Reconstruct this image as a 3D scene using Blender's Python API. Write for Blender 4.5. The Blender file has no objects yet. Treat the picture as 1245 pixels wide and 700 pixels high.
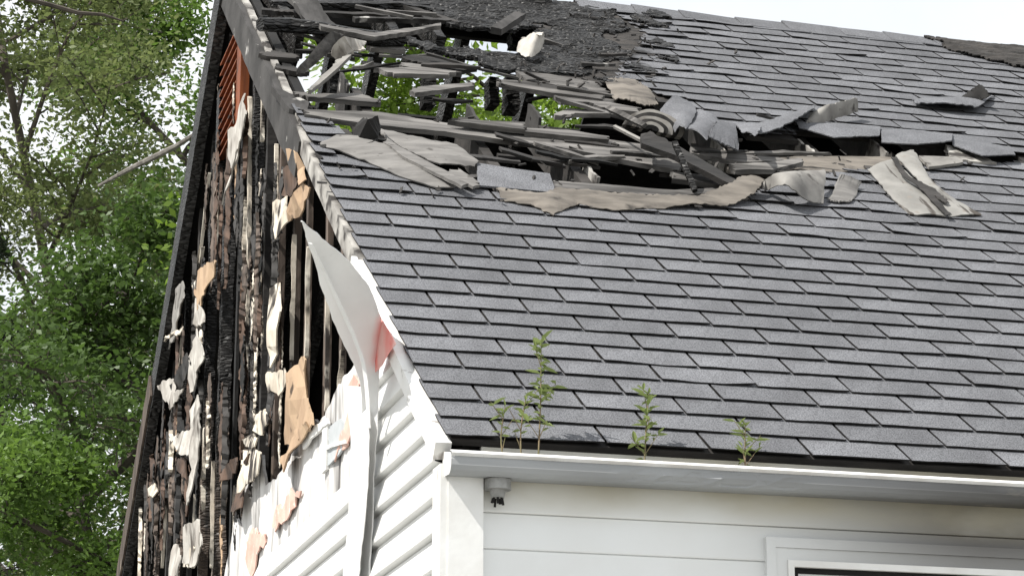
import bpy, bmesh, math, random
import numpy as np
from mathutils import Vector, Matrix, noise as mnoise
S = bpy.context.scene
COL = S.collection
rnd = random.Random(7)
GZ = -3.0                                   # ground level; z = 0 is the eave of the front roof slope
# ------------------------------------------------------------------ camera
F = 3040.2; YAW, TILT = 0.264, 0.274
CAM = Vector((-1.586, -6.501, -1.455))
fw = Vector((math.sin(YAW)*math.cos(TILT), math.cos(YAW)*math.cos(TILT), math.sin(TILT)))
rt = Vector((math.cos(YAW), -math.sin(YAW), 0)); up = rt.cross(fw)
cd = bpy.data.cameras.new("camera"); cam = bpy.data.objects.new("camera", cd); COL.objects.link(cam)
cam.matrix_world = Matrix(((rt.x, up.x, -fw.x, CAM.x), (rt.y, up.y, -fw.y, CAM.y), (rt.z, up.z, -fw.z, CAM.z), (0, 0, 0, 1)))
cd.sensor_width = 36; cd.lens = F/1245*36; cd.clip_start = .1; cd.clip_end = 3000
S.camera = cam
# ------------------------------------------------------------------ light
SUN_EL, SUN_AZ = math.radians(52), math.radians(16)       # sun to the left of the house, a little in front of it
to_sun = Vector((-math.cos(SUN_EL)*math.cos(SUN_AZ), -math.cos(SUN_EL)*math.sin(SUN_AZ), math.sin(SUN_EL)))
sl = bpy.data.lights.new("sun", "SUN"); so = bpy.data.objects.new("sun", sl); COL.objects.link(so)
sl.energy = 4.7; sl.angle = math.radians(.5); sl.color = (1, .965, .91)
so.rotation_euler = to_sun.to_track_quat('Z', 'Y').to_euler()
W_ = bpy.data.worlds.new("World"); S.world = W_; W_.use_nodes = True
wn = W_.node_tree.nodes; wl = W_.node_tree.links; wn.clear()
sky = wn.new("ShaderNodeTexSky"); sky.sky_type = 'NISHITA'; sky.sun_disc = False
sky.sun_elevation = SUN_EL; sky.sun_rotation = math.atan2(to_sun.x, to_sun.y); sky.dust_density = 2.0
bg = wn.new("ShaderNodeBackground"); bg.inputs[1].default_value = .12; wl.new(sky.outputs[0], bg.inputs[0])
cl = wn.new("ShaderNodeBackground"); cl.inputs[0].default_value = (.95, .975, 1, 1); cl.inputs[1].default_value = .80
tc = wn.new("ShaderNodeTexCoord"); nz = wn.new("ShaderNodeTexNoise"); nz.inputs["Scale"].default_value = 3.2; nz.inputs["Detail"].default_value = 7
wl.new(tc.outputs["Generated"], nz.inputs[0])
mr = wn.new("ShaderNodeMapRange"); mr.inputs[1].default_value = .33; mr.inputs[2].default_value = .52; mr.inputs[3].default_value = .72; mr.inputs[4].default_value = 1
wl.new(nz.outputs[0], mr.inputs[0])
mx = wn.new("ShaderNodeMixShader"); wl.new(mr.outputs[0], mx.inputs[0]); wl.new(bg.outputs[0], mx.inputs[1]); wl.new(cl.outputs[0], mx.inputs[2])
wo = wn.new("ShaderNodeOutputWorld"); wl.new(mx.outputs[0], wo.inputs[0])
S.view_settings.view_transform = 'Standard'; S.view_settings.look = 'None'; S.view_settings.gamma = 1; S.view_settings.exposure = .5
S.cycles.max_bounces = 8; S.cycles.transparent_max_bounces = 8
# ------------------------------------------------------------------ house frame
PIT = .6237; CP, SP, TP = math.cos(PIT), math.sin(PIT), math.tan(PIT)
WH = 4.463; EX = .127; TW = .305; RH = WH*TP; SL = WH/CP     # half depth, shingle exposure, tab width, ridge height, slope length
HL = 6.0                                                     # house length
UPS = Vector((0, CP, SP)); NRM = Vector((0, -SP, CP)); BNRM = Vector((0, SP, CP))
def ray(px, py): return (fw + rt*((px-622.5)/F) - up*((py-350)/F))
def rp(px, py, h=0):                         # photograph point on the front roof slope, h above it
    r = ray(px, py); t = (h - CAM.dot(NRM))/r.dot(NRM); return CAM + r*t
def rs(px, py):
    p = rp(px, py); return (p.x, p.dot(UPS))
def bp(px, py, h=0):                         # ... on the back slope
    r = ray(px, py); o = Vector((0, 2*WH, 0)); t = (h - (CAM-o).dot(BNRM))/r.dot(BNRM); return CAM + r*t
def gp(px, py, x=0):                         # ... on the gable wall
    r = ray(px, py); return CAM + r*((x-CAM.x)/r.x)
def fp(px, py, y=0):                         # ... on the front wall or any plane y
    r = ray(px, py); return CAM + r*((y-CAM.y)/r.y)
def RP(x, s, h=0): return Vector((x, 0, 0)) + UPS*s + NRM*h
def BP(x, s, h=0): return Vector((x, 2*WH, 0)) + Vector((0, -CP, SP))*s + BNRM*h
# ------------------------------------------------------------------ materials
def mat(name, c1, c2=None, sc=8, st=(1, 1, 1), rough=.8, bump=.3, bsc=60, bst=None, spec=.3, rv=0, lo=.35, hi=.65, extra=None, metal=0):
    m = bpy.data.materials.new(name); m.use_nodes = True; n = m.node_tree.nodes; l = m.node_tree.links
    b = n["Principled BSDF"]; b.inputs["Roughness"].default_value = rough; b.inputs["Specular IOR Level"].default_value = spec; b.inputs["Metallic"].default_value = metal
    tc = n.new("ShaderNodeTexCoord")
    def nt(scale, stretch, det=6):
        mp = n.new("ShaderNodeMapping"); mp.inputs[3].default_value = stretch; l.new(tc.outputs["Object"], mp.inputs[0])
        t = n.new("ShaderNodeTexNoise"); t.inputs["Scale"].default_value = scale; t.inputs["Detail"].default_value = det; l.new(mp.outputs[0], t.inputs[0]); return t
    c2 = c2 or tuple(v*.7 for v in c1)
    t = nt(sc, st)
    mr = n.new("ShaderNodeMapRange"); mr.inputs[1].default_value = lo; mr.inputs[2].default_value = hi; l.new(t.outputs[0], mr.inputs[0])
    mx = n.new("ShaderNodeMix"); mx.data_type = 'RGBA'; mx.inputs[6].default_value = (*c1, 1); mx.inputs[7].default_value = (*c2, 1); l.new(mr.outputs[0], mx.inputs[0])
    col = mx.outputs[2]
    if extra: col = extra(n, l, tc, nt, col)
    if rv:
        oi = n.new("ShaderNodeObjectInfo"); m2 = n.new("ShaderNodeMapRange"); m2.inputs[3].default_value = 1-rv; m2.inputs[4].default_value = 1+rv
        l.new(oi.outputs["Random"], m2.inputs[0])
        hs = n.new("ShaderNodeHueSaturation"); l.new(m2.outputs[0], hs.inputs["Value"]); l.new(col, hs.inputs["Color"]); col = hs.outputs[0]
    l.new(col, b.inputs["Base Color"])
    if bump:
        t2 = nt(bsc, bst or st); bu = n.new("ShaderNodeBump"); bu.inputs["Strength"].default_value = bump; bu.inputs["Distance"].default_value = .004
        l.new(t2.outputs[0], bu.inputs["Height"]); l.new(bu.outputs[0], b.inputs["Normal"])
    return m
def spots(col2, sc, lo, hi, st=(1, 1, 1), rng=None):
    """blend towards col2 where a noise is high; rng = (axis, a, b): only growing from a to b along that axis"""
    def f(n, l, tc, nt, col):
        t = nt(sc, st); mr = n.new("ShaderNodeMapRange"); mr.inputs[1].default_value = lo; mr.inputs[2].default_value = hi; l.new(t.outputs[0], mr.inputs[0])
        fac = mr.outputs[0]
        for rng_ in (rng if isinstance(rng, list) else [rng] if rng else []):
            sx = n.new("ShaderNodeSeparateXYZ"); l.new(tc.outputs["Object"], sx.inputs[0])
            m2 = n.new("ShaderNodeMapRange"); m2.inputs[1].default_value = rng_[1]; m2.inputs[2].default_value = rng_[2]; m2.interpolation_type = 'SMOOTHSTEP'; l.new(sx.outputs[rng_[0]], m2.inputs[0])
            mm = n.new("ShaderNodeMath"); mm.operation = 'MULTIPLY'; l.new(fac, mm.inputs[0]); l.new(m2.outputs[0], mm.inputs[1]); fac = mm.outputs[0]
        mx = n.new("ShaderNodeMix"); mx.data_type = 'RGBA'; l.new(fac, mx.inputs[0]); l.new(col, mx.inputs[6]); mx.inputs[7].default_value = (*col2, 1); return mx.outputs[2]
    return f
def stain(c, rad, col2):
    def f(n, l, tc, nt, col):
        v = n.new("ShaderNodeVectorMath"); v.operation = 'SUBTRACT'; v.inputs[1].default_value = c; l.new(tc.outputs["Object"], v.inputs[0])
        v2 = n.new("ShaderNodeVectorMath"); v2.operation = 'MULTIPLY'; v2.inputs[1].default_value = (1/rad[0], 0, 1/rad[1]); l.new(v.outputs[0], v2.inputs[0])
        ln = n.new("ShaderNodeVectorMath"); ln.operation = 'LENGTH'; l.new(v2.outputs[0], ln.inputs[0]); t = nt(14, (1, 1, .5))
        ad = n.new("ShaderNodeMath"); ad.operation = 'MULTIPLY_ADD'; ad.inputs[1].default_value = .7; l.new(t.outputs[0], ad.inputs[0]); l.new(ln.outputs["Value"], ad.inputs[2])
        r = n.new("ShaderNodeMapRange"); r.inputs[1].default_value = 1.45; r.inputs[2].default_value = .55; r.interpolation_type = 'SMOOTHSTEP'; l.new(ad.outputs[0], r.inputs[0])
        mx = n.new("ShaderNodeMix"); mx.data_type = 'RGBA'; mx.inputs[7].default_value = (*col2, 1); l.new(r.outputs[0], mx.inputs[0]); l.new(col, mx.inputs[6]); return mx.outputs[2]
    return f
def chain(*fs):
    def f(n, l, tc, nt, col):
        for g in fs: col = g(n, l, tc, nt, col)
        return col
    return f
def granules(n, l, tc, nt, col):
    t = nt(260, (1, 1, 1), 2); mr = n.new("ShaderNodeMapRange"); mr.inputs[1].default_value = .3; mr.inputs[2].default_value = .7; mr.inputs[3].default_value = .4; mr.inputs[4].default_value = 1.6; l.new(t.outputs[0], mr.inputs[0])
    h = n.new("ShaderNodeHueSaturation"); l.new(mr.outputs[0], h.inputs["Value"]); l.new(col, h.inputs["Color"]); return h.outputs[0]
def soot(n, l, tc, nt, col):
    """smoke stains and old water stains on the roof, fixed in place on the house"""
    ge = n.new("ShaderNodeNewGeometry"); mp = n.new("ShaderNodeMapping"); mp.inputs[3].default_value = (2.6, .8, .8); l.new(ge.outputs["Position"], mp.inputs[0])
    t = n.new("ShaderNodeTexNoise"); t.inputs["Scale"].default_value = 1.3; t.inputs["Detail"].default_value = 7; t.inputs["Roughness"].default_value = .65; l.new(mp.outputs[0], t.inputs[0])
    r = n.new("ShaderNodeMapRange"); r.inputs[1].default_value = .3; r.inputs[2].default_value = .7; r.inputs[3].default_value = .84; r.inputs[4].default_value = 1.12; l.new(t.outputs[0], r.inputs[0])
    h = n.new("ShaderNodeHueSaturation"); l.new(r.outputs[0], h.inputs["Value"]); l.new(col, h.inputs["Color"])
    c = rp(690, 48); v = n.new("ShaderNodeVectorMath"); v.operation = 'SUBTRACT'; v.inputs[1].default_value = c; l.new(ge.outputs["Position"], v.inputs[0])
    v2 = n.new("ShaderNodeVectorMath"); v2.operation = 'MULTIPLY'; v2.inputs[1].default_value = (1.9, 1.5, 1.5); l.new(v.outputs[0], v2.inputs[0])
    ln = n.new("ShaderNodeVectorMath"); ln.operation = 'LENGTH'; l.new(v2.outputs[0], ln.inputs[0])
    t2 = n.new("ShaderNodeTexNoise"); t2.inputs["Scale"].default_value = 9; t2.inputs["Detail"].default_value = 6; l.new(ge.outputs["Position"], t2.inputs[0])
    ad = n.new("ShaderNodeMath"); ad.operation = 'MULTIPLY_ADD'; ad.inputs[1].default_value = 1.1; l.new(t2.outputs[0], ad.inputs[0]); l.new(ln.outputs["Value"], ad.inputs[2])
    r2 = n.new("ShaderNodeMapRange"); r2.inputs[1].default_value = 1.35; r2.inputs[2].default_value = .95; l.new(ad.outputs[0], r2.inputs[0])
    mx = n.new("ShaderNodeMix"); mx.data_type = 'RGBA'; mx.inputs[7].default_value = (.022, .021, .02, 1); l.new(r2.outputs[0], mx.inputs[0]); l.new(h.outputs[0], mx.inputs[6]); return mx.outputs[2]
M = {}
M['shingle'] = mat("shingle", (.145, .148, .158), (.116, .118, .126), 7, rough=.95, bump=.6, bsc=240, rv=.13, extra=lambda *a: soot(*a[:4], granules(*a)), spec=.15)
M['asphalt_shadow'] = mat("asphalt_shadow_edge", (.022, .021, .021), (.014, .013, .013), 40, rough=.9, bump=0, spec=.2)  # dark shingle edge, near black so it also paints the thin course shadow
M['shingle_back'] = mat("shingle_back", (.20, .192, .182), (.115, .11, .105), 12, st=(.5, 2, 2), rough=.9, bump=.4, bsc=50, extra=spots((.08, .075, .07), 22, .62, .7))
M['pale_back'] = mat("pale_back", (.26, .25, .232), (.16, .152, .142), 10, rough=.9, bump=.3, bsc=60, extra=spots((.06, .055, .05), 14, .60, .68))
M['felt'] = mat("felt", (.185, .165, .142), (.095, .085, .074), 10, st=(.6, 2, 2), rough=.9, bump=.5, bsc=50, extra=spots((.05, .045, .04), 9, .58, .7))
M['wood'] = mat("weathered_wood", (.185, .176, .166), (.055, .052, .05), 16, st=(.10, 1.9, 1.9), rough=.85, bump=.6, bsc=70, bst=(.08, 1.5, 1.5), rv=.2, extra=spots((.03, .028, .026), 5, .52, .66, (.4, 1.2, 1.2)))
M['greywood'] = mat("grey_wood", (.062, .059, .057), (.022, .021, .02), 16, st=(1.2, .35, .35), rough=.85, bump=.6, bsc=60, bst=(1.5, .3, .3), extra=spots((.36, .35, .33), 11, .66, .72))
M['darkwood'] = mat("scorched_wood", (.045, .041, .038), (.015, .014, .013), 12, st=(.3, 1, 1), rough=.75, bump=.6, bsc=60, rv=.2)
M['brownwood'] = mat("smoked_wood", (.13, .098, .078), (.045, .036, .03), 12, st=(2, 2, .12), rough=.8, bump=.4, bsc=60, bst=(2, 2, .15), rv=.25, extra=spots((.30, .25, .2), 10, .66, .76, (1, 1, .3)))
M['orange'] = mat("orange_wood", (.23, .062, .016), (.11, .03, .01), 14, st=(2, 2, .2), rough=.6, bump=.3, bsc=60, extra=spots((.03, .02, .015), 8, .6, .7))
M['vinyl'] = mat("white_vinyl", (.75, .75, .735), (.70, .70, .685), 5, rough=.45, bump=.08, bsc=90, bst=(1, .2, 2), extra=spots((.52, .50, .46), 5, .66, .85, (1, .6, 2)), spec=.4)
M['sheet'] = mat("stained_vinyl", (.78, .78, .77), (.70, .70, .69), 4, st=(1, 1, .3), rough=.5, bump=.5, bsc=12, bst=(1, 1.5, .3), extra=chain(stain(gp(465, 414, -.04), (.05, .10), (.85, .16, .12)), spots((.40, .385, .36), 7, .60, .8, (1, 1, .3))))
M['trim'] = mat("white_trim", (.80, .80, .78), (.70, .69, .66), 8, rough=.5, bump=.15, bsc=60, extra=spots((.32, .30, .28), 16, .66, .74), spec=.4)
M['peel'] = mat("peeling_paint", (.42, .405, .375), (.16, .15, .138), 14, st=(1, .6, .6), rough=.85, bump=.5, bsc=50, extra=spots((.04, .036, .033), 11, .50, .62))
M['paper'] = mat("white_paper", (.50, .48, .44), (.33, .305, .275), 9, rough=.9, bump=.5, bsc=30, extra=spots((.08, .068, .058), 9, .56, .70, (1, 1, .5)))
M['wrap'] = mat("house_wrap", (.74, .73, .715), (.50, .485, .47), 7, st=(1, 1, .4), rough=.7, bump=.8, bsc=14, bst=(1, 1, .3), extra=spots((.09, .084, .078), 6, .50, .68, (1, 1.6, .3)))
M['tan'] = mat("tan_board", (.46, .33, .215), (.34, .235, .155), 10, st=(1, 1, .5), rough=.9, bump=.4, bsc=40, extra=spots((.07, .05, .035), 14, .63, .72))
M['brownpaper'] = mat("brown_paper", (.11, .07, .05), (.04, .028, .022), 12, rough=.85, bump=.4, bsc=40)
M['peach'] = mat("peach_board", (.64, .44, .37), (.56, .34, .28), 14, rough=.9, bump=.5, bsc=70, extra=spots((.75, .70, .66), 18, .6, .72))
M['red'] = mat("red_stain", (.74, .11, .09), (.80, .48, .44), 5, rough=.6, bump=.1, lo=.38, hi=.58)
M['greyboard'] = mat("grey_board", (.46, .48, .49), (.38, .40, .41), 10, rough=.8, bump=.2)
M['gutter'] = mat("gutter_metal", (.36, .37, .375), (.24, .246, .25), 4, st=(.4, 1, 2), rough=.58, bump=.12, bsc=18, bst=(.5, 1, 2), spec=.5,
                  extra=chain(spots((.05, .047, .044), 2.2, .12, .5, (.5, 1, 3), (0, .55, 1.9)), spots((.28, .25, .20), 9, .62, .75, (.6, 1, 2))))
M['lip'] = mat("gutter_lip", (.80, .80, .79), (.62, .60, .57), 10, rough=.45, bump=.15)
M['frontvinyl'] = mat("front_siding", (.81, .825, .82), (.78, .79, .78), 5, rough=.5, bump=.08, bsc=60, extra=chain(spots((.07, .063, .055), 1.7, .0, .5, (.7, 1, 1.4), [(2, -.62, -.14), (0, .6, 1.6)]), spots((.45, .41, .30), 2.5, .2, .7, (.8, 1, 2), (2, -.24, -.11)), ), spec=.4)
M['glass'] = mat("dark_glass", (.012, .012, .014), (.02, .02, .02), 3, rough=.08, bump=0, spec=.5)
M['socket'] = mat("grey_socket", (.34, .34, .33), (.2, .2, .19), 30, rough=.6, bump=.2)
M['deadleaf'] = mat("dead_leaf", (.16, .11, .06), (.06, .045, .03), 30, rough=.9, bump=0)
M['debris'] = mat("gutter_debris", (.03, .026, .02), (.012, .01, .009), 20, rough=1, bump=.8, bsc=60)
M['plaster'] = mat("plaster", (.70, .65, .56), (.48, .42, .34), 14, st=(1, 1, .4), rough=.95, bump=.5, bsc=60, extra=spots((.04, .034, .03), 13, .52, .62, (1, 1, .5)))
def charmat(name, st, hi=(.075, .072, .07), brown=None):
    m = bpy.data.materials.new(name); m.use_nodes = True; n = m.node_tree.nodes; l = m.node_tree.links; b = n["Principled BSDF"]
    b.inputs["Roughness"].default_value = .5; b.inputs["Specular IOR Level"].default_value = .35
    tc = n.new("ShaderNodeTexCoord"); mp = n.new("ShaderNodeMapping"); mp.inputs[3].default_value = st; l.new(tc.outputs["Object"], mp.inputs[0])
    nz = n.new("ShaderNodeTexNoise"); nz.inputs["Scale"].default_value = 1.2; l.new(mp.outputs[0], nz.inputs[0])
    ad = n.new("ShaderNodeMix"); ad.data_type = 'RGBA'; ad.blend_type = 'ADD'; ad.inputs[0].default_value = .35; l.new(mp.outputs[0], ad.inputs[6]); l.new(nz.outputs[1], ad.inputs[7])
    v = n.new("ShaderNodeTexVoronoi"); v.feature = 'DISTANCE_TO_EDGE'; v.inputs["Scale"].default_value = 1; l.new(ad.outputs[2], v.inputs[0])
    r = n.new("ShaderNodeMapRange"); r.inputs[1].default_value = 0; r.inputs[2].default_value = .28; l.new(v.outputs["Distance"], r.inputs[0])
    n2 = n.new("ShaderNodeTexNoise"); n2.inputs["Scale"].default_value = 7; n2.inputs["Detail"].default_value = 5; l.new(tc.outputs["Object"], n2.inputs[0])
    m1 = n.new("ShaderNodeMapRange"); m1.inputs[1].default_value = .4; m1.inputs[2].default_value = .7; l.new(n2.outputs[0], m1.inputs[0])
    mm = n.new("ShaderNodeMath"); mm.operation = 'MULTIPLY'; l.new(r.outputs[0], mm.inputs[0]); l.new(m1.outputs[0], mm.inputs[1])
    mx = n.new("ShaderNodeMix"); mx.data_type = 'RGBA'; mx.inputs[6].default_value = (.008, .0075, .007, 1); mx.inputs[7].default_value = (*hi, 1); l.new(mm.outputs[0], mx.inputs[0])
    oi = n.new("ShaderNodeObjectInfo"); mo = n.new("ShaderNodeMapRange"); mo.inputs[3].default_value = .3; mo.inputs[4].default_value = 1.5; l.new(oi.outputs["Random"], mo.inputs[0])
    hv = n.new("ShaderNodeHueSaturation"); l.new(mo.outputs[0], hv.inputs["Value"]); l.new(mx.outputs[2], hv.inputs["Color"]); col = hv.outputs[0]
    if brown:
        sx = n.new("ShaderNodeSeparateXYZ"); l.new(tc.outputs["Object"], sx.inputs[0])
        n3 = n.new("ShaderNodeTexNoise"); n3.inputs["Scale"].default_value = 2.2; n3.inputs["Detail"].default_value = 4; l.new(tc.outputs["Object"], n3.inputs[0])
        a1 = n.new("ShaderNodeMath"); a1.operation = 'MULTIPLY_ADD'; a1.inputs[1].default_value = -1.6; l.new(n3.outputs[0], a1.inputs[0]); l.new(sx.outputs[2], a1.inputs[2])
        m3 = n.new("ShaderNodeMapRange"); m3.inputs[1].default_value = brown-.8+.3; m3.inputs[2].default_value = brown-.8-.3; l.new(a1.outputs[0], m3.inputs[0])
        mp4 = n.new("ShaderNodeMapping"); mp4.inputs[3].default_value = (2, 2, .15); l.new(tc.outputs["Object"], mp4.inputs[0])
        n4 = n.new("ShaderNodeTexNoise"); n4.inputs["Scale"].default_value = 14; n4.inputs["Detail"].default_value = 5; l.new(mp4.outputs[0], n4.inputs[0])
        m4 = n.new("ShaderNodeMix"); m4.data_type = 'RGBA'; m4.inputs[6].default_value = (.035, .028, .023, 1); m4.inputs[7].default_value = (.19, .145, .115, 1)
        m5 = n.new("ShaderNodeMapRange"); m5.inputs[1].default_value = .35; m5.inputs[2].default_value = .65; l.new(n4.outputs[0], m5.inputs[0]); l.new(m5.outputs[0], m4.inputs[0])
        m6 = n.new("ShaderNodeMix"); m6.data_type = 'RGBA'; l.new(m3.outputs[0], m6.inputs[0]); l.new(col, m6.inputs[6]); l.new(m4.outputs[2], m6.inputs[7]); col = m6.outputs[2]
    l.new(col, b.inputs["Base Color"])
    bu = n.new("ShaderNodeBump"); bu.inputs["Strength"].default_value = 1; bu.inputs["Distance"].default_value = .007; l.new(r.outputs[0], bu.inputs["Height"]); l.new(bu.outputs[0], b.inputs["Normal"])
    return m
BROWNZ = gp(250, 555).z
M['char'] = charmat("charred_wood", (17, 17, 72))
M['studchar'] = charmat("charred_stud", (17, 17, 72), brown=BROWNZ)
M['charslope'] = charmat("charred_roof", (30, 70, 70), (.042, .041, .04))
M['sootroof'] = mat("sooty_roofing", (.055, .05, .046), (.02, .019, .018), 14, st=(.6, 2, 2), rough=.95, bump=.8, bsc=70)
M['black'] = mat("soot_black", (.014, .013, .012), (.006, .006, .006), 8, rough=.8, bump=.4)
M['grass'] = mat("bounce_ground", (.30, .297, .285), (.22, .217, .205), 2, rough=1, bump=.5, bsc=20, extra=spots((.08, .11, .04), .8, .58, .66))  # unseen ground; pale gravel tone made up to bounce light onto the front wall
M['bark'] = mat("bark", (.10, .085, .07), (.05, .042, .035), 6, st=(1, 1, .2), rough=.95, bump=.6, bsc=20)
M['palebark'] = mat("pale_bark", (.22, .205, .185), (.10, .09, .08), 14, rough=.95, bump=.6, bsc=20)
M['stem'] = mat("weed_stem", (.22, .16, .10), (.14, .13, .06), 20, rough=.8, bump=0)
def leafmat(name, c1, c2, tr=.4):
    m = bpy.data.materials.new(name); m.use_nodes = True; n = m.node_tree.nodes; l = m.node_tree.links; n.clear()
    tc = n.new("ShaderNodeTexCoord"); t = n.new("ShaderNodeTexNoise"); t.inputs["Scale"].default_value = 3; t.inputs["Detail"].default_value = 4; l.new(tc.outputs["Object"], t.inputs[0])
    g = n.new("ShaderNodeMapRange"); g.inputs[1].default_value = .35; g.inputs[2].default_value = .65; l.new(t.outputs[0], g.inputs[0])
    mx = n.new("ShaderNodeMix"); mx.data_type = 'RGBA'; mx.inputs[6].default_value = (*c1, 1); mx.inputs[7].default_value = (*c2, 1); l.new(g.outputs[0], mx.inputs[0])
    d = n.new("ShaderNodeBsdfPrincipled"); d.inputs["Roughness"].default_value = .5; d.inputs["Specular IOR Level"].default_value = .4; tl = n.new("ShaderNodeBsdfTranslucent"); l.new(mx.outputs[2], d.inputs[0]); l.new(mx.outputs[2], tl.inputs[0])
    ms = n.new("ShaderNodeMixShader"); ms.inputs[0].default_value = tr; l.new(d.outputs[0], ms.inputs[1]); l.new(tl.outputs[0], ms.inputs[2])
    o = n.new("ShaderNodeOutputMaterial"); l.new(ms.outputs[0], o.inputs[0]); return m
M['leaf_olive'] = leafmat("olive_leaf", (.18, .215, .075), (.115, .155, .05), .5)
M['leaf_dark'] = leafmat("dark_leaf", (.085, .145, .03), (.055, .10, .022), .45)
M['leaf_bright'] = leafmat("bright_leaf", (.18, .27, .035), (.12, .20, .028), .6)
M['leaf_yellow'] = leafmat("yellow_leaf", (.14, .23, .04), (.085, .155, .03), .45)
M['needle'] = leafmat("needle", (.028, .045, .02), (.018, .03, .015), .15)
M['leaf_weed'] = leafmat("weed_leaf", (.27, .32, .12), (.17, .23, .07), .4)
# ------------------------------------------------------------------ builders
def me_obj(name, verts, faces, m, parent=None, smooth=False, props=None):
    me = bpy.data.meshes.new(name); me.from_pydata([tuple(v) for v in verts], [], faces); me.validate()
    if smooth:
        me.polygons.foreach_set("use_smooth", [True]*len(me.polygons)); me.set_sharp_from_angle(angle=math.radians(35))
    return link(name, me, m, parent, props)
def link(name, me, m, parent=None, props=None):
    if m and not me.materials: me.materials.append(m)
    o = bpy.data.objects.new(name, me); COL.objects.link(o)
    if parent: setp(o, parent)
    for k, v in (props or {}).items(): o[k] = v
    return o
def wloc(p):
    v = Vector(p.location)
    while p.parent: p = p.parent; v = v  # every parented object keeps world coordinates through its inverse
    return v
def setp(o, parent):
    o.parent = parent
    o.matrix_parent_inverse = parent_world(parent).inverted()
def parent_world(p):
    m = Matrix.LocRotScale(p.location, p.rotation_euler, p.scale)
    return parent_world(p.parent) @ p.matrix_parent_inverse @ m if p.parent else m
def thing(name, loc, label, cat, group=None):
    o = bpy.data.objects.new(name, None); COL.objects.link(o); o.location = loc; o.empty_display_size = .1
    o['label'] = label; o['category'] = cat
    if group: o['group'] = group
    return o
def T(o, label, cat, group=None):
    o['label'] = label; o['category'] = cat
    if group: o['group'] = group
    return o
class MB:
    def __init__(s): s.v = []; s.f = []
    def add(s, v, f):
        k = len(s.v); s.v += [Vector(p) for p in v]; s.f += [tuple(i+k for i in q) for q in f]; return s
    def hexa(s, p):                            # 8 points: bottom 4, top 4
        return s.add(p, [(3, 2, 1, 0), (4, 5, 6, 7), (0, 1, 5, 4), (1, 2, 6, 5), (2, 3, 7, 6), (3, 0, 4, 7)])
    def box(s, a, b):
        (x0, y0, z0), (x1, y1, z1) = a, b
        return s.hexa([(x0, y0, z0), (x1, y0, z0), (x1, y1, z0), (x0, y1, z0), (x0, y0, z1), (x1, y0, z1), (x1, y1, z1), (x0, y1, z1)])
    def beam(s, a, b, w, d, wdir, jit=0, n=1):   # a box from a to b, width w along wdir, depth d
        a, b = Vector(a), Vector(b); ax = (b-a).normalized(); u = Vector(wdir); u = (u-ax*u.dot(ax)).normalized(); v = ax.cross(u)
        rows = []
        for i in range(n+1):
            p = a.lerp(b, i/n); j = [1+rnd.uniform(-jit, jit) for _ in range(4)]
            rows.append([p-u*w/2*j[0]-v*d/2, p+u*w/2*j[1]-v*d/2*j[2], p+u*w/2*j[2]+v*d/2, p-u*w/2*j[3]+v*d/2*j[1]])
        vs = sum(rows, []); fs = [(3, 2, 1, 0), tuple(4*n+k for k in range(4))]
        for i in range(n):
            for k in range(4): fs.append((4*i+k, 4*i+(k+1) % 4, 4*i+4+(k+1) % 4, 4*i+4+k))
        return s.add(vs, fs)
    def tube(s, pts, r, k=6):
        pts = [Vector(p) for p in pts]; rows = []
        if not hasattr(r, '__len__'): r = [r]*len(pts)
        for i, p in enumerate(pts):
            t = (pts[min(i+1, len(pts)-1)]-pts[max(i-1, 0)]).normalized(); u = t.orthogonal().normalized(); v = t.cross(u)
            if i and (u.dot(pu) < 0): pass
            pu = u
            rows.append([p+(u*math.cos(2*math.pi*j/k)+v*math.sin(2*math.pi*j/k))*r[i] for j in range(k)])
        vs = sum(rows, []); fs = [tuple(range(k-1, -1, -1)), tuple((len(pts)-1)*k+j for j in range(k))]
        for i in range(len(pts)-1):
            for j in range(k): fs.append((i*k+j, i*k+(j+1) % k, (i+1)*k+(j+1) % k, (i+1)*k+j))
        return s.add(vs, fs)
    def build(s, name, m, parent=None, smooth=False, props=None): return me_obj(name, s.v, s.f, m, parent, smooth, props)
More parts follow.
